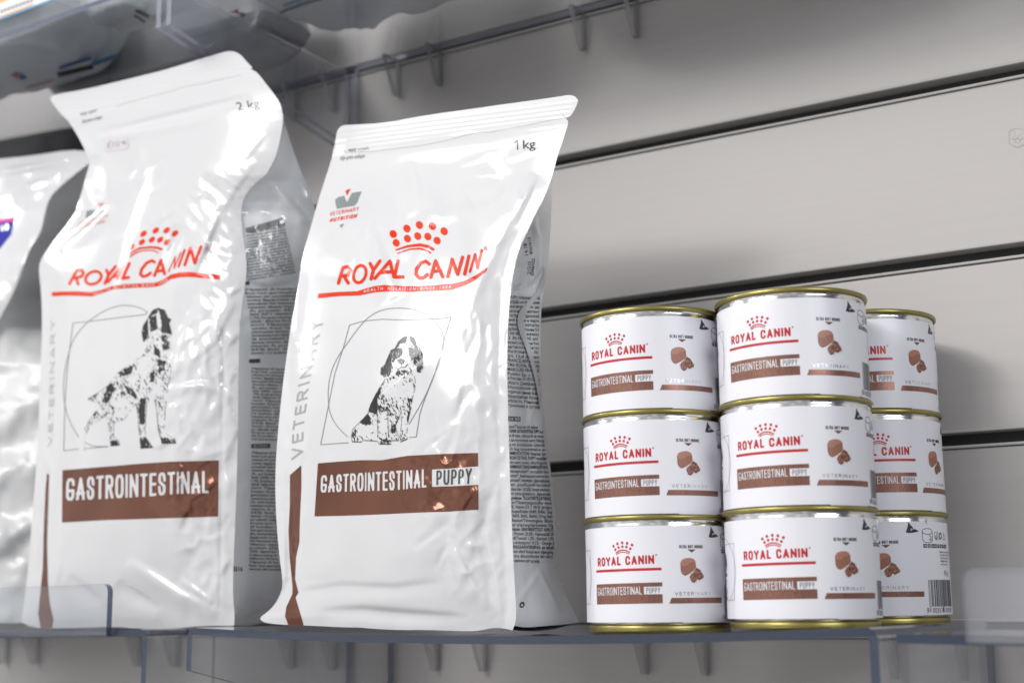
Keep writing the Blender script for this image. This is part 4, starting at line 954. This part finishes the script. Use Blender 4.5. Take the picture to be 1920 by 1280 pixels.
def YB_(px, py):
    px = np.asarray(px, float); py = np.asarray(py, float)
    edge = np.interp(px, [94, 250, 350, 431], [182, 146, 119, 96])
    t = (1178-py)/(1178-edge); s = side_s(px, py, B_left, B_right); Y = YB(t)
    b = np.interp(t, [0, .1, .35, .65, .85, .95], [3, 8, 15, 14, 5, 0]); e_ = np.clip(np.abs(2*s-1), 0, 1)
    Y = Y+b*e_**2.4
    fade = np.interp(t, [.74, .92], [1, 0])
    Y = Y+fade*(2.8*(fbm(px/150+12.3, py/190+3.1, 2)-.5)+1.0*(fbm(px/62+4.1, py/75+7.7, 2)-.5)*np.interp(s, [0, .4, .75, 1], [.5, .35, 1, 1.5]))
    cr = poly_in(px, py, [(300, 700), (380, 560), (440, 600), (430, 1160), (340, 1140), (310, 950)], 45)
    Y = Y+cr*(1.7*(np.abs(fbm(px/36+1, py/55+4, 2)-.5)*2-.4)+.5*(fbm(px/16+3, py/20, 2)-.5))
    cr2 = poly_in(px, py, [(370, 330), (490, 330), (455, 480), (400, 560), (350, 470)], 30)
    Y = Y+cr2*(1.2*(np.abs(fbm((px+py)/60+6, (px-py)/26+2, 2)-.5)*2-.4))
    for pts, w, a_ in (([(110, 470), (150, 440), (215, 385)], 12, -2.2), ([(90, 490), (180, 400), (150, 300)], 30, 2.0), ([(250, 260), (270, 330), (240, 420), (200, 560)], 26, 1.6), ([(380, 520), (345, 600), (310, 700)], 20, 1.3),
                       ([(410, 400), (380, 470), (362, 510)], 10, -2.0), ([(480, 300), (440, 350), (400, 420)], 14, -1.0), ([(495, 250), (460, 300)], 8, -.4), ([(310, 500), (325, 460), (330, 420)], 12, 1.2),
                       ([(440, 560), (400, 640), (330, 700)], 12, -1.2), ([(310, 730), (380, 720), (440, 745)], 8, -1.4), ([(95, 560), (92, 700), (94, 860)], 8, 1.6), ([(88, 880), (84, 1000), (80, 1080)], 8, 1.6),
                       ([(240, 1050), (330, 1110), (410, 1150)], 14, -2.2), ([(220, 1090), (300, 1140)], 14, 1.6), ([(130, 1080), (190, 1130)], 14, 1.0), ([(418, 620), (416, 900), (412, 1140)], 3, .5), ([(340, 1085), (400, 1130)], 7, -1.3),
                       ([(180, 250), (330, 215), (470, 180)], 9, 1.1), ([(170, 262), (330, 232), (490, 195)], 9, -.9), ([(160, 240), (200, 330), (190, 420)], 30, -1.5)):
        Y = Y+crease(px, py, pts, w, a_)
    Y = Y+crumple(px, py, [(310, 640), (440, 540), (445, 1160), (350, 1150), (300, 950)], 40, 15, .8, 2.1, .8)
    Y = Y+crumple(px, py, [(130, 400), (250, 300), (400, 300), (430, 420), (400, 500), (180, 420)], 12, 19, .45, 2.0, .9, (30, 90), (7, 14))
    Y = Y+crumple(px, py, [(70, 560), (100, 520), (110, 1100), (60, 1140)], 12, 23, .5, 1.5, .5)
    rib = (py-edge-8); Y = Y+np.where((rib > 0) & (rib < 46), .10*np.sin(rib*2*np.pi/8.5), 0)
    Y = Y+crease(px, py, [(150, 215), (240, 195), (340, 165), (450, 142)], 2.2, .25)
    return Y
OB = (-690, 680, 0)
bagB = thing('dog_food_bag', 'taller white 2 kg bag with a standing spotted dog drawing and price sticker', 'bag', OB)
SB = Sheet(B_top, B_right, B_bottom, B_left, YB_, 3.4, 1); SB.build('front_panel', film, bagB, OB)
PB = lambda nm, vf, m, layer=1, parent=None: SB.print(nm, vf, m, parent or bagB, OB, layer)
EB = [(533, 226), (545, 268), (560, 310), (575, 345), (587, 375), (596, 420), (596, 480), (588, 540), (580, 620), (572, 720), (566, 840), (562, 960), (558, 1060), (540, 1120), (515, 1150), (500, 1164)]
def YGB(px, py):
    px = np.asarray(px, float); py = np.asarray(py, float)
    s = np.clip(side_s(px, py, B_right, EB), 0, 1.05); Br = np.array(B_right)
    yf = YB_(np.interp(py, Br[:, 1], Br[:, 0]), py); back = np.interp(py, [200, 330, 600, 1166], [641, 666, 698, 710])
    Y = yf+.8+(back-yf)*s
    Y = Y+2.2*(fbm(px/22, py/80+5, 2)-.5)*np.interp(s, [0, .15, 1], [0, 1, .6])
    Y = Y+crumple(px, py, [(470, 360), (570, 400), (560, 700), (540, 1100), (445, 1120), (455, 600)], 26, 43, 1.3, 1.8, .7, (30, 100), (4.5, 9))
    Y = Y+crease(px, py, [(493, 460), (510, 500), (526, 535)], 5, -3)+crease(px, py, [(505, 340), (540, 375), (575, 420)], 8, -3)+crease(px, py, [(460, 530), (505, 540), (560, 525)], 7, 3)+crease(px, py, [(456, 560), (470, 620), (472, 760)], 5, 2)
    return Y
GB = Sheet([(530, 214), (532, 216)], [(532, 216)]+EB, [(439, 1171), (452, 1172.5), (475, 1172), (500, 1164)], [(530, 214)]+[(x-1.0, y) for x, y in B_right if 246 <= y < 1160]+[(439, 1171)], YGB, 4, 1)
GB.build('side_gusset', film_side, bagB, OB)
finish_bag(bagB, OB, SB, GB)
def C5(p, ox=120, oy=360, k=6.097): return [(ox+x/k, oy+y/k) for x, y in p]
g = G(92, 420, 418, 562, .8); w_ = 5.6
for st in ([(62, 1048), (148, 893), (205, 893), (222, 925), (195, 968), (112, 985)], [(140, 985), (160, 1052)],
           [(486, 893), (508, 950), (466, 1045)], [(588, 850), (508, 950)], [(745, 815), (668, 988), (738, 975)],
           [(1032, 800), (1005, 782), (940, 812), (885, 885), (872, 940), (900, 965), (945, 955), (988, 925)], [(1033, 955), (1108, 778), (1148, 935)], [(1075, 905), (1140, 895)], [(1380, 832), (1446, 640), (1494, 812), (1565, 625)]):
    g.seg(C5(st), w_)
g.seg(C5([(500, 1030), (678, 828), (608, 990)]), 4.6); g.seg(C5([(555, 975), (630, 945)]), 4.2)
g.seg(C5([(1192, 912), (1272, 735), (1256, 872), (1336, 690)]), 2.2); g.seg(C5([(1308, 850), (1378, 662)]), 4.0)
ca, sa = math.cos(-.45), math.sin(-.45)
g.seg(C5([(335+95*math.cos(t)*ca-68*math.sin(t)*sa, 980+95*math.cos(t)*sa+68*math.sin(t)*ca) for t in np.linspace(0, 2*math.pi, 30)]), 5.4)
g.seg(C5(arc(1640, 648, 22, 22, 0, 360, 18)), .8); g.seg(C5([(1632, 660), (1634, 636), (1646, 642), (1636, 650), (1646, 660)]), .6)
for x, y in ((765, 545), (908, 477), (1048, 440), (1172, 437), (1268, 473)): g.ell(*C5([(x, y)])[0], 7.2, 4.6, -.75)
for x, y in ((768, 625), (890, 573), (1003, 545), (1098, 545), (1177, 572)): g.ell(*C5([(x, y)])[0], 7.0, 4.5, -.75)
g.seg(C5([(752, 705), (800, 672), (870, 642), (980, 630), (1060, 636), (1110, 652)]), [2.5, 3.2, 4, 4.4, 4.8, 5]); g.seg(C5([(755, 738), (810, 700), (880, 674), (970, 664), (1035, 672), (1075, 692)]), [3, 2.8, 2.4, 2.2, 2.4, 2.4])
cl = [(-140, 1168), (0, 1160), (150, 1160), (320, 1168), (430, 1138), (550, 1095), (680, 1078), (800, 1070), (950, 1064), (1050, 1058), (1130, 1030), (1220, 968), (1330, 945), (1420, 942), (1500, 945), (1640, 962), (1780, 970)]
hw = [24, 24, 26, 26, 22, 20, 24, 24, 24, 24, 26, 26, 28, 28, 28, 28, 28]
g.poly(C5([(x, y-h) for (x, y), h in zip(cl, hw)]+[(x, y+h) for (x, y), h in zip(cl, hw)][::-1]))
word(g, 'HEALTH NUTRITION SINCE 1968', strip(C5([(340, 1183), (430, 1155), (550, 1112), (680, 1094), (800, 1086), (1050, 1074), (1130, 1046), (1180, 1014)]), C5([(340, 1150), (430, 1122), (550, 1080), (680, 1062), (800, 1054), (1050, 1042), (1130, 1014), (1180, 982)])), .95, sub=True, gap=.42, space=.9)
PB('brand_print', g.mesh(), red)
g = G(138, 375, 205, 432, .7); g.poly(C5([(388, 126), (460, 124), (412, 190)]))
word(g, 'VETERINARY', quad(*C5([(165, 345), (510, 255), (150, 385), (490, 295)])), .8, gap=.3); word(g, 'NUTRITION', quad(*C5([(145, 392), (470, 318), (132, 425), (455, 350)])), 1.4, gap=.3)
PB('emblem_print', g.mesh(), rust)
g = G(155, 380, 210, 412, .7); g.poly(C5([(262, 215), (360, 192), (376, 245), (395, 238), (440, 205), (500, 150), (520, 155), (480, 215), (400, 245), (330, 275), (243, 300)])); PB('emblem_print', g.mesh(), silver_ink)
a = Acc(); a.text('2 kg', quad((441, 191.5), (484, 185), (446, 207.5), (487, 201))); PB('weight_print', a.out(), black)
a = Acc(); a.text('easy open', quad((150, 211), (181, 203), (150, 217), (181, 209)), .03); a.text('zip-pen-adapt', quad((153, 224), (191, 216), (154, 231), (192, 222)), .02); PB('opening_print', a.out(), grey)
g = G(215, 138, 455, 205, .8); tl_ = resample([(218, 200), (250, 190), (300, 178), (350, 163), (380, 158), (410, 150), (450, 142)], 110)
for k in range(0, 109, 2): g.seg(tl_[k:k+2], .9)
PB('tear_line', g.mesh(), grey)
g = G(84, 590, 110, 845, .5); word(g, 'VETERINARY', strip([(97, 835), (101, 760), (103, 680), (104, 598)], [(89, 838), (92, 762), (93, 682), (94, 600)]), 1.5, gap=.42); PB('category_print', g.mesh(), pale)
def C2(p, ox=0, oy=640, k=2.0): return [(ox+x/k, oy+y/k) for x, y in p]
g = G(68, 880, 104, 1182, 1.0); g.poly(C2([(176, 492), (184, 500), (181, 600), (176, 750), (179, 900), (186, 980), (200, 1040), (195, 1072), (152, 1074), (143, 1020), (150, 950), (160, 850), (164, 700), (170, 560)])); PB('copper_stripe', g.mesh(), copper)
g = G(114, 858, 412, 982, .7)
g.poly(C2([(234, 482), (430, 466), (520, 458), (640, 450), (740, 448), (820, 445), (817, 655), (740, 658), (640, 661), (520, 665), (410, 668), (320, 673), (232, 678)]))
word(g, 'GASTROINTESTINAL', strip(C2([(246, 596), (400, 589), (560, 580), (660, 571), (782, 568)]), C2([(248, 514), (400, 500), (560, 493), (660, 487), (782, 484)])), 5.4, sub=True, gap=.17)
PB('product_band', g.mesh(), copper)
def CE(p, ox=90, oy=560, k=4.265): return [(ox+x/k, oy+y/k) for x, y in p]
g = G(114, 568, 280, 850, .8)
for ln in ([(480, 1180), (300, 1195)], [(245, 1200), (125, 1213), (135, 830), (150, 600), (175, 380), (200, 193), (300, 185), (400, 172), (580, 148), (700, 135), (780, 125), (795, 108)],
           chaikin([(795, 108), (740, 70), (620, 48), (530, 62), (430, 105), (300, 195), (200, 320), (160, 450), (128, 600), (120, 740), (140, 890), (190, 1020), (245, 1105)], 2), chaikin([(295, 1145), (330, 1165), (370, 1180), (480, 1178)], 2)):
    g.seg(CE(ln), 1.35)
PB('frame_drawing', g.mesh(), grey)
body = [(880, 72), (930, 88), (955, 140), (985, 160), (968, 195), (990, 285), (970, 290), (972, 440), (982, 580), (960, 700), (945, 800), (932, 960), (930, 1070), (1010, 1115), (1022, 1152), (910, 1155), (880, 1040), (870, 900), (850, 810), (790, 825), (780, 960), (778, 1100), (835, 1185), (740, 1195), (728, 1060), (715, 900), (700, 835), (610, 960), (522, 1000), (526, 1110), (562, 1130), (572, 1168), (500, 1176), (490, 1060), (474, 945), (455, 940), (335, 1010), (287, 1120), (292, 1212), (240, 1214), (255, 1120), (280, 1060), (320, 985), (375, 905), (432, 850), (350, 815), (308, 803), (400, 750), (482, 690), (505, 660), (560, 590), (640, 532), (750, 460), (795, 385), (790, 315), (762, 345), (748, 270), (760, 215), (800, 145), (835, 92)]
blacks = [([(880, 72), (835, 92), (800, 145), (760, 215), (748, 270), (762, 345), (792, 310), (800, 260), (800, 180), (830, 130), (870, 110)], 1.5, .6), ([(885, 75), (930, 90), (958, 150), (985, 162), (968, 200), (990, 285), (945, 272), (905, 268), (905, 180), (890, 120)], 1.5, .6), ([(812, 150), (868, 130), (870, 240), (820, 262)], 1.3, .5),
          ([(738, 790), (775, 795), (772, 990), (738, 1000), (722, 900)], 1.5, .55), ([(850, 370), (895, 420), (890, 470), (850, 440)], 1.5, .5), ([(885, 480), (935, 500), (925, 570), (885, 590)], 1.8, .45), ([(820, 600), (850, 565), (845, 660), (815, 660)], 1.6, .5), ([(560, 592), (690, 525), (660, 600), (580, 620)], 2, .4), ([(480, 690), (520, 660), (525, 740), (470, 830), (430, 830), (455, 760)], 1.8, .45), ([(610, 700), (640, 700), (705, 760), (700, 800), (630, 740)], 1.8, .5),
          ([(730, 1110), (780, 1100), (835, 1185), (740, 1195)], 1.6, .4), ([(900, 1110), (1010, 1115), (1022, 1152), (910, 1155)], 1.6, .3), ([(310, 800), (350, 775), (400, 760), (370, 815)], 2, .3), ([(500, 1130), (562, 1130), (572, 1168), (500, 1176)], 1.5, .4), ([(250, 1170), (290, 1170), (292, 1212), (240, 1214)], 1.5, .5), ([(905, 290), (960, 290), (965, 400), (915, 420)], 2, .3), ([(360, 905), (380, 895), (385, 935), (362, 935)], 1.2, .4)]
whites = [([(862, 122), (895, 130), (908, 200), (890, 240), (872, 210)], 1.2, .9), ([(797, 150), (812, 165), (810, 240), (830, 290), (800, 250)], 1.0, .9), ([(700, 520), (800, 450), (830, 520), (780, 640), (720, 640)], 4, .4), ([(800, 680), (900, 640), (930, 760), (830, 790)], 4, .45), ([(530, 780), (680, 820), (600, 940), (540, 950)], 5, .55), ([(870, 330), (905, 330), (915, 440), (890, 410)], 1.5, .7)]
lines = [([(825, 215), (850, 208), (840, 228), (825, 218)], 1.6), ([(740, 1193), (838, 1186)], 1.4), ([(910, 1154), (1020, 1153)], 1.3), ([(500, 1174), (570, 1168)], 1.2), ([(242, 1213), (292, 1212)], 1.2), ([(770, 1190), (772, 1150)], .9), ([(800, 1188), (795, 1150)], .9), ([(945, 1154), (940, 1125)], .8), ([(980, 1152), (970, 1120)], .8), ([(700, 835), (715, 900), (728, 1060)], .7), ([(870, 900), (880, 1040), (910, 1150)], .7)]
inked(SB, PB, CE, 158, 574, 336, 848, body, blacks, whites, lines, 1.2, .5, 8.1, .75, .95)
# price sticker
g = G(185, 248, 245, 288, .8)
g.poly([(192, 258), (196, 254), (230, 252), (237, 255), (240, 260), (241, 274), (238, 280), (200, 284), (194, 282)]); stk = PB('price_sticker', g.mesh(), stickerm, 1.6)
g = G(198, 258, 242, 284, .5)
for st in ([(209, 267), (206, 265), (203, 268), (204, 272), (201, 277), (209, 277)], [(201, 272), (207, 271)], [(212, 266), (212, 276)], [(217, 265), (217, 273), (222, 275)], [(222, 264), (222, 275)], [(227, 268), (230, 265), (232, 271), (233, 264), (236, 268), (236, 272)]): g.seg(st, .9)
PB('handwritten_price', g.mesh(), grey, 2.2, stk)
a = Acc(); EBa = np.array(EB); BRa = np.array(B_right)
seq = 'Tilpasset til hunder; Royal Canin gastrointestinal veterinary diet; sammansättning torkat fågelprotein ris animaliskt fett betmassa mineraler; tillsatser vitamin A; protein 25% fett 20% växttråd 1,7%; bruksanvisning se tabell; hållbarhet förvaras torrt'.split()
def block(y0, y1, dy, xa, xb, slope=-.12):
    k = 0; y = y0
    while y < y1:
        t_ = ' '.join(seq[(k*3+j) % len(seq)] for j in range(3)); k += 1
        x0_, x1_ = xa(y), xb(y); a.text(t_, quad((x0_, y-dy*.68), (x1_, y-dy*.68+slope*(x1_-x0_)), (x0_, y), (x1_, y+slope*(x1_-x0_))), .02); y += dy
block(438, 528, 5.5, lambda y: 463, lambda y: np.interp(y, [430, 530], [532, 556]), -.16)
block(545, 668, 6.6, lambda y: np.interp(y, [545, 600, 668], [459, 470, 470]), lambda y: 556, -.02)
block(692, 826, 6.0, lambda y: 471, lambda y: 545, .03); block(850, 1072, 6.6, lambda y: np.interp(y, [850, 1072], [472, 467]), lambda y: 540, .02)
g = G(460, 520, 520, 850, .8); g.poly([(458, 528), (468, 527), (468, 534), (458, 534)]); g.poly([(467, 673), (488, 672), (488, 680), (467, 680)]); g.poly([(471, 832), (507, 831), (507, 840), (471, 840)])
word(g, 'SVDKNO', quad((476, 833.5), (502, 833), (476, 838), (502, 838)), .9, sub=True); a.g(g)
a.text('8316', quad((436, 1061), (455, 1061), (436, 1070), (455, 1070)), .02)
GB.print('fine_print', a.out(), grey2, bagB, OB, 1.5)
g = G(455, 405, 540, 440, 1); g.poly([(460, 428), (530, 408), (535, 422), (462, 436)]); GB.print('heading_bar', g.mesh(), grey, bagB, OB, 1.0)

# ---------------- bag C: cut by the left border
C_top = [(-190, 345), (-120, 322), (-40, 303), (0, 298), (60, 292), (130, 281), (168, 284), (176, 292)]
C_right = [(176, 292), (168, 306), (146, 322), (118, 345), (98, 364), (89, 381), (84, 400), (77, 435), (56, 466), (46, 491), (36, 525), (17, 564), (0, 595), (-20, 640), (-34, 720), (-40, 900), (-42, 1050), (-40, 1165)]
C_bottom = [(-330, 1165), (-200, 1172), (-40, 1165)]
C_left = [(-190, 345), (-230, 450), (-280, 600), (-310, 900), (-330, 1165)]
YC = profile([0, .08, .2, .35, .5, .65, .8, .9, 1], [640, 634, 630, 630, 637, 650, 668, 680, 688])
def YC_(px, py):
    px = np.asarray(px, float); py = np.asarray(py, float); edge = np.interp(px, [-190, 0, 130], [345, 298, 281]); t = (1170-py)/(1170-edge); s = side_s(px, py, C_left, C_right)
    Y = YC(t)+np.interp(t, [0, .1, .35, .65, .85, .95], [3, 8, 13, 12, 4, 0])*np.clip(np.abs(2*s-1), 0, 1)**2.4
    Y = Y+4*(fbm(px/90+1, py/100+3, 2)-.5)+2*(fbm(px/40, py/40+9, 2)-.5)
    for pts, w, a_ in (([(0, 322), (60, 312), (130, 300)], 8, 2.0), ([(0, 335), (100, 312)], 7, -1.6), ([(60, 455), (40, 500), (20, 560)], 8, -1.5), ([(20, 360), (110, 330)], 12, 1.6)): Y = Y+crease(px, py, pts, w, a_)
    return Y
OC = (-900, 690, 0)
bagC = thing('pet_food_bag_or_dark_fill', 'white bag with blue and pink label cut off by the left border', 'bag', OC)
SCs = Sheet(C_top, C_right, C_bottom, C_left, YC_, 5, 1); SCs.build('front_panel', film, bagC, OC)
EC = [(180, 296), (178, 330), (170, 380), (150, 430), (130, 500), (112, 560), (100, 650), (92, 760), (86, 880), (80, 1000), (72, 1100), (60, 1165)]
def YGC(px, py):
    px = np.asarray(px, float); py = np.asarray(py, float); s = np.clip(side_s(px, py, C_right, EC), 0, 1.05); Cr = np.array(C_right)
    yf = YC_(np.interp(py, Cr[:, 1], Cr[:, 0]), py); back = np.interp(py, [290, 400, 560, 680, 1166], [692, 722, 735, 668, 660]); Y = yf+1+(back-yf)*s
    Y = Y+4*np.sin((py+.5*px)/19+3*fbm(px/60, py/60, 2))*np.interp(py, [560, 700, 1000, 1120], [0, .35, .6, .2])*np.interp(s, [0, .3, 1], [0, 1, .5])+2.5*(fbm(px/30, py/40, 2)-.5)
    return Y
GC = Sheet([(176, 290), (180, 293)], [(180, 293)]+EC, [(-40, 1165), (20, 1168), (60, 1165)], [(176, 290)]+[(x-1, y) for x, y in C_right if y >= 306], YGC, 5, 1)
film_gc = mat('silver_grey_film', (0.62, 0.63, 0.64), 0.32, 0.0, 0.1, [(40, 0.4, 0.003)])
GC.build('side_gusset', film_gc, bagC, OC); finish_bag(bagC, OC, SCs, GC)
PC = lambda nm, vf, m, layer=1: SCs.print(nm, vf, m, bagC, OC, layer)
g = G(-40, 400, 40, 475, .8); g.poly([(-30, 424), (0, 418), (27, 415), (21, 440), (0, 466), (-30, 480)]); PC('blue_label', g.mesh(), blue)
g = G(-40, 400, 40, 430, .8); g.poly([(-30, 417), (2, 411), (28, 406), (27, 414.7), (0, 417.7), (-30, 423.7)]); PC('pink_label', g.mesh(), pink)
g = G(-5, 415, 22, 440, .5); word(g, '28', quad((1, 423), (16, 420), (1, 433), (16, 430)), 2.2, gap=.3); PC('label_print', g.mesh(), white_ink, 2)

# ---------------- dark bag shape added to fill the black gap behind bag C
OD = (-960, 776, 0)
dark_fill = thing('pet_food_bag_or_dark_fill', 'black bag shape added to fill the dark gap behind the white bag at the left border', 'bag', OD)
film_dark_fill = mat('dark_fill_film', (0.012, 0.012, 0.013), 0.55, 0, 0.0, [(40, .2, .002)], 0.2)
SD = Sheet([(-140, 292), (-60, 276), (0, 262), (90, 246), (150, 236), (182, 230)], [(182, 230), (186, 500), (190, 900), (190, 1160)], [(-140, 1160), (190, 1160)], [(-140, 292), (-140, 700), (-140, 1160)], lambda px, py: 768+8*np.abs((np.asarray(px, float)-20)/165)**3+6*np.clip((800-np.asarray(py, float))/560, 0, 1)+2*(fbm(np.asarray(px, float)/50, np.asarray(py, float)/60, 2)-.5), 9, 1)
SD.build('front_panel', film_dark_fill, dark_fill, OD)
bk = [c+np.array([0, 10.0, 0]) for c in (SD.P3[:, 0], SD.P3[:, -1])]
ruled('back_panel', bk[0], bk[1], film_dark_fill, dark_fill, OD, 4); ruled('dark_fill_side', SD.P3[:, 0], bk[0], film_dark_fill, dark_fill, OD, 2); ruled('dark_fill_side', SD.P3[:, -1], bk[1], film_dark_fill, dark_fill, OD, 2)

# ================================================================== BAGS ON THE UPPER SHELF (seen from below through the plate, bar the unseen added pair)
def pouch(name, label, x0, x1, y0, y1, zb, h, m, seed, group='bags lying on the upper shelf', rot=0.0):
    cx, cy = (x0+x1)/2, (y0+y1)/2; O = (cx, cy, zb)
    t = thing(name, label, 'bag', O, group); t.rotation_euler = (0, 0, rot)
    nu, nv = 48, 32; V = []
    for half in (0, 1):
        for j in range(nv+1):
            for i in range(nu+1):
                u, v = i/nu*2-1, j/nv*2-1
                k = max(0.0, (1-abs(u)**7))*max(0.0, (1-abs(v)**7)); k = k**.6
                wob = 1+.05*math.sin(5*v+seed)-.05*abs(v)**2
                x = cx+u*(x1-x0)/2*(1-.06*abs(v)**3); y = cy+v*(y1-y0)/2*(1-.08*abs(u)**3)
                nz = float(fbm(np.array(u*3+seed), np.array(v*3+seed*2), 3))-.5
                mid = zb+h*.36
                z = mid+(h*.62*k*(1+.5*nz) if half else -min(h*.36, h*.42*k*(1+.5*nz)))
                V.append((x, y, z))
    n = (nu+1)*(nv+1); k = np.arange(n).reshape(nv+1, nu+1); q = np.stack([k[:-1, :-1], k[:-1, 1:], k[1:, 1:], k[1:, :-1]], -1).reshape(-1, 4)
    F_ = q[:, ::-1].tolist()+(q+n).tolist()
    link('film_body', V, F_, m, t, origin=O)
    return t, O
ZU = UZ+.4
def under(t, O, pts, m, nm, dz):
    p = atz(np.array([x for x, y in pts]), np.array([y for x, y in pts]), ZU-.15-dz)
    return link(nm, p, [tuple(range(len(pts)))], m, t, smooth=False, origin=O)
film_gc2 = mat('mid_grey_film', (0.20, 0.21, 0.225), 0.25, 0.2, 0.3, [(30, 0.3, 0.003)])
u1, O1 = pouch('stored_or_added_bag', 'pale bag with blue and brown stripes lying on the upper left shelf', -1010, -775, 609, 708, ZU, 70, film_old, 1.3)
u2, O2 = pouch('stored_or_added_bag', 'small rounded white pack with dark lettering at the shelf end', -742, -688, 616, 662, ZU, 60, film_old, 4.4)
u4, O4 = pouch('stored_or_added_bag', 'dark grey bag lying behind the others on the upper left shelf', -900, -655, 712, 775, ZU, 60, film_gc2, 6.1)
u3, O3 = pouch('stored_or_added_bag', 'pale blue grey bag lying above the puppy bag', -632, -478, 612, 757, ZU, 75, film_old, 2.2)
u5, O5 = pouch('stored_or_added_bag', 'unseen white bag added on the upper shelf above the cans to shade the wall', -462, -225, 612, 748, ZU, 75, film_old, 3.7)  # added out of view so that its shadow darkens the upper wall
u6, O6 = pouch('stored_or_added_bag', 'unseen white bag added on the upper shelf above the right border to shade the wall', -215, 30, 612, 748, ZU, 75, film_old, 5.9)  # unseen extra bag, put in to shade the wall at the right
for t, O, pts, m, nm in ((u1, O1, [(172, 117), (218, 101), (220, 108), (174, 126)], cyan, 'printed_stripe'), (u1, O1, [(106, 136), (172, 121), (176, 130), (110, 146)], black, 'printed_stripe'), (u1, O1, [(110, 125), (170, 106), (173, 112), (112, 131)], blue2, 'printed_stripe'),
                         (u1, O1, [(19, 141), (34, 134), (37, 149)], rust, 'printed_emblem'), (u1, O1, [(37, 135), (52, 147), (38, 151)], blue2, 'printed_emblem'), (u1, O1, [(47, 164), (98, 149), (99, 153), (49, 168)], rust, 'printed_stripe'),
                         (u3, O3, [(524, 22), (560, 8), (610, -8), (612, -2), (562, 14), (526, 27)], black, 'printed_stripe'), (u3, O3, [(530, 9), (580, -8), (582, -3), (532, 14)], cyan, 'printed_stripe'),
                         (u3, O3, [(432, 24), (446, 17), (450, 27)], rust, 'printed_emblem'), (u3, O3, [(450, 22), (462, 28), (452, 34)], blue2, 'printed_emblem'),
                         (u2, O2, [(256, 18), (280, 29), (277, 35), (253, 23)], black, 'printed_stripe'), (u2, O2, [(252, 28), (273, 40), (271, 44), (251, 32)], black, 'printed_stripe')):
    under(t, O, pts, m, nm, 0.25)
# price card in the front lip of the upper left shelf
OPC = (-800, 598, UZ+14)
pc = thing('price_card', 'white price card with orange band leaning in the upper shelf lip', 'price card', OPC)
def card(pts, m, nm, k):
    p = at(np.array([x for x, y in pts], float), np.array([y for x, y in pts], float), np.full(len(pts), 598.0-.12*k))
    n = len(p); V = np.concatenate([p, p+np.array([0, .4, 0])]) if k == 0 else p
    F_ = [tuple(range(n))] if k else [tuple(range(n)), tuple(range(n, 2*n))[::-1]]+[(i, i+n, (i+1) % n+n, (i+1) % n) for i in range(n)]
    return link(nm, V, F_, m, pc, smooth=False, origin=OPC)
card([(-60, -40), (116, -40), (112, -4), (60, 16), (0, 38), (-60, 60)], white_ink, 'card', 0)
card([(-60, -38), (50, -38), (30, -6), (0, 6), (-60, 26)], orange, 'orange_band', 1)
card([(-60, 56), (0, 34), (60, 12), (110, -6), (110, -3), (60, 16), (0, 38), (-60, 60)], cyan, 'blue_line', 1)
card([(-60, 50), (0, 31), (62, 7), (62, 10), (0, 34), (-60, 53)], orange, 'orange_line', 1)
for x in range(0, 58, 7):
    y = 26-x*.36; card([(x, y), (x+5, y-1.8), (x+6, y-9), (x+1, y-7)], pale, 'blurred_print', 1)
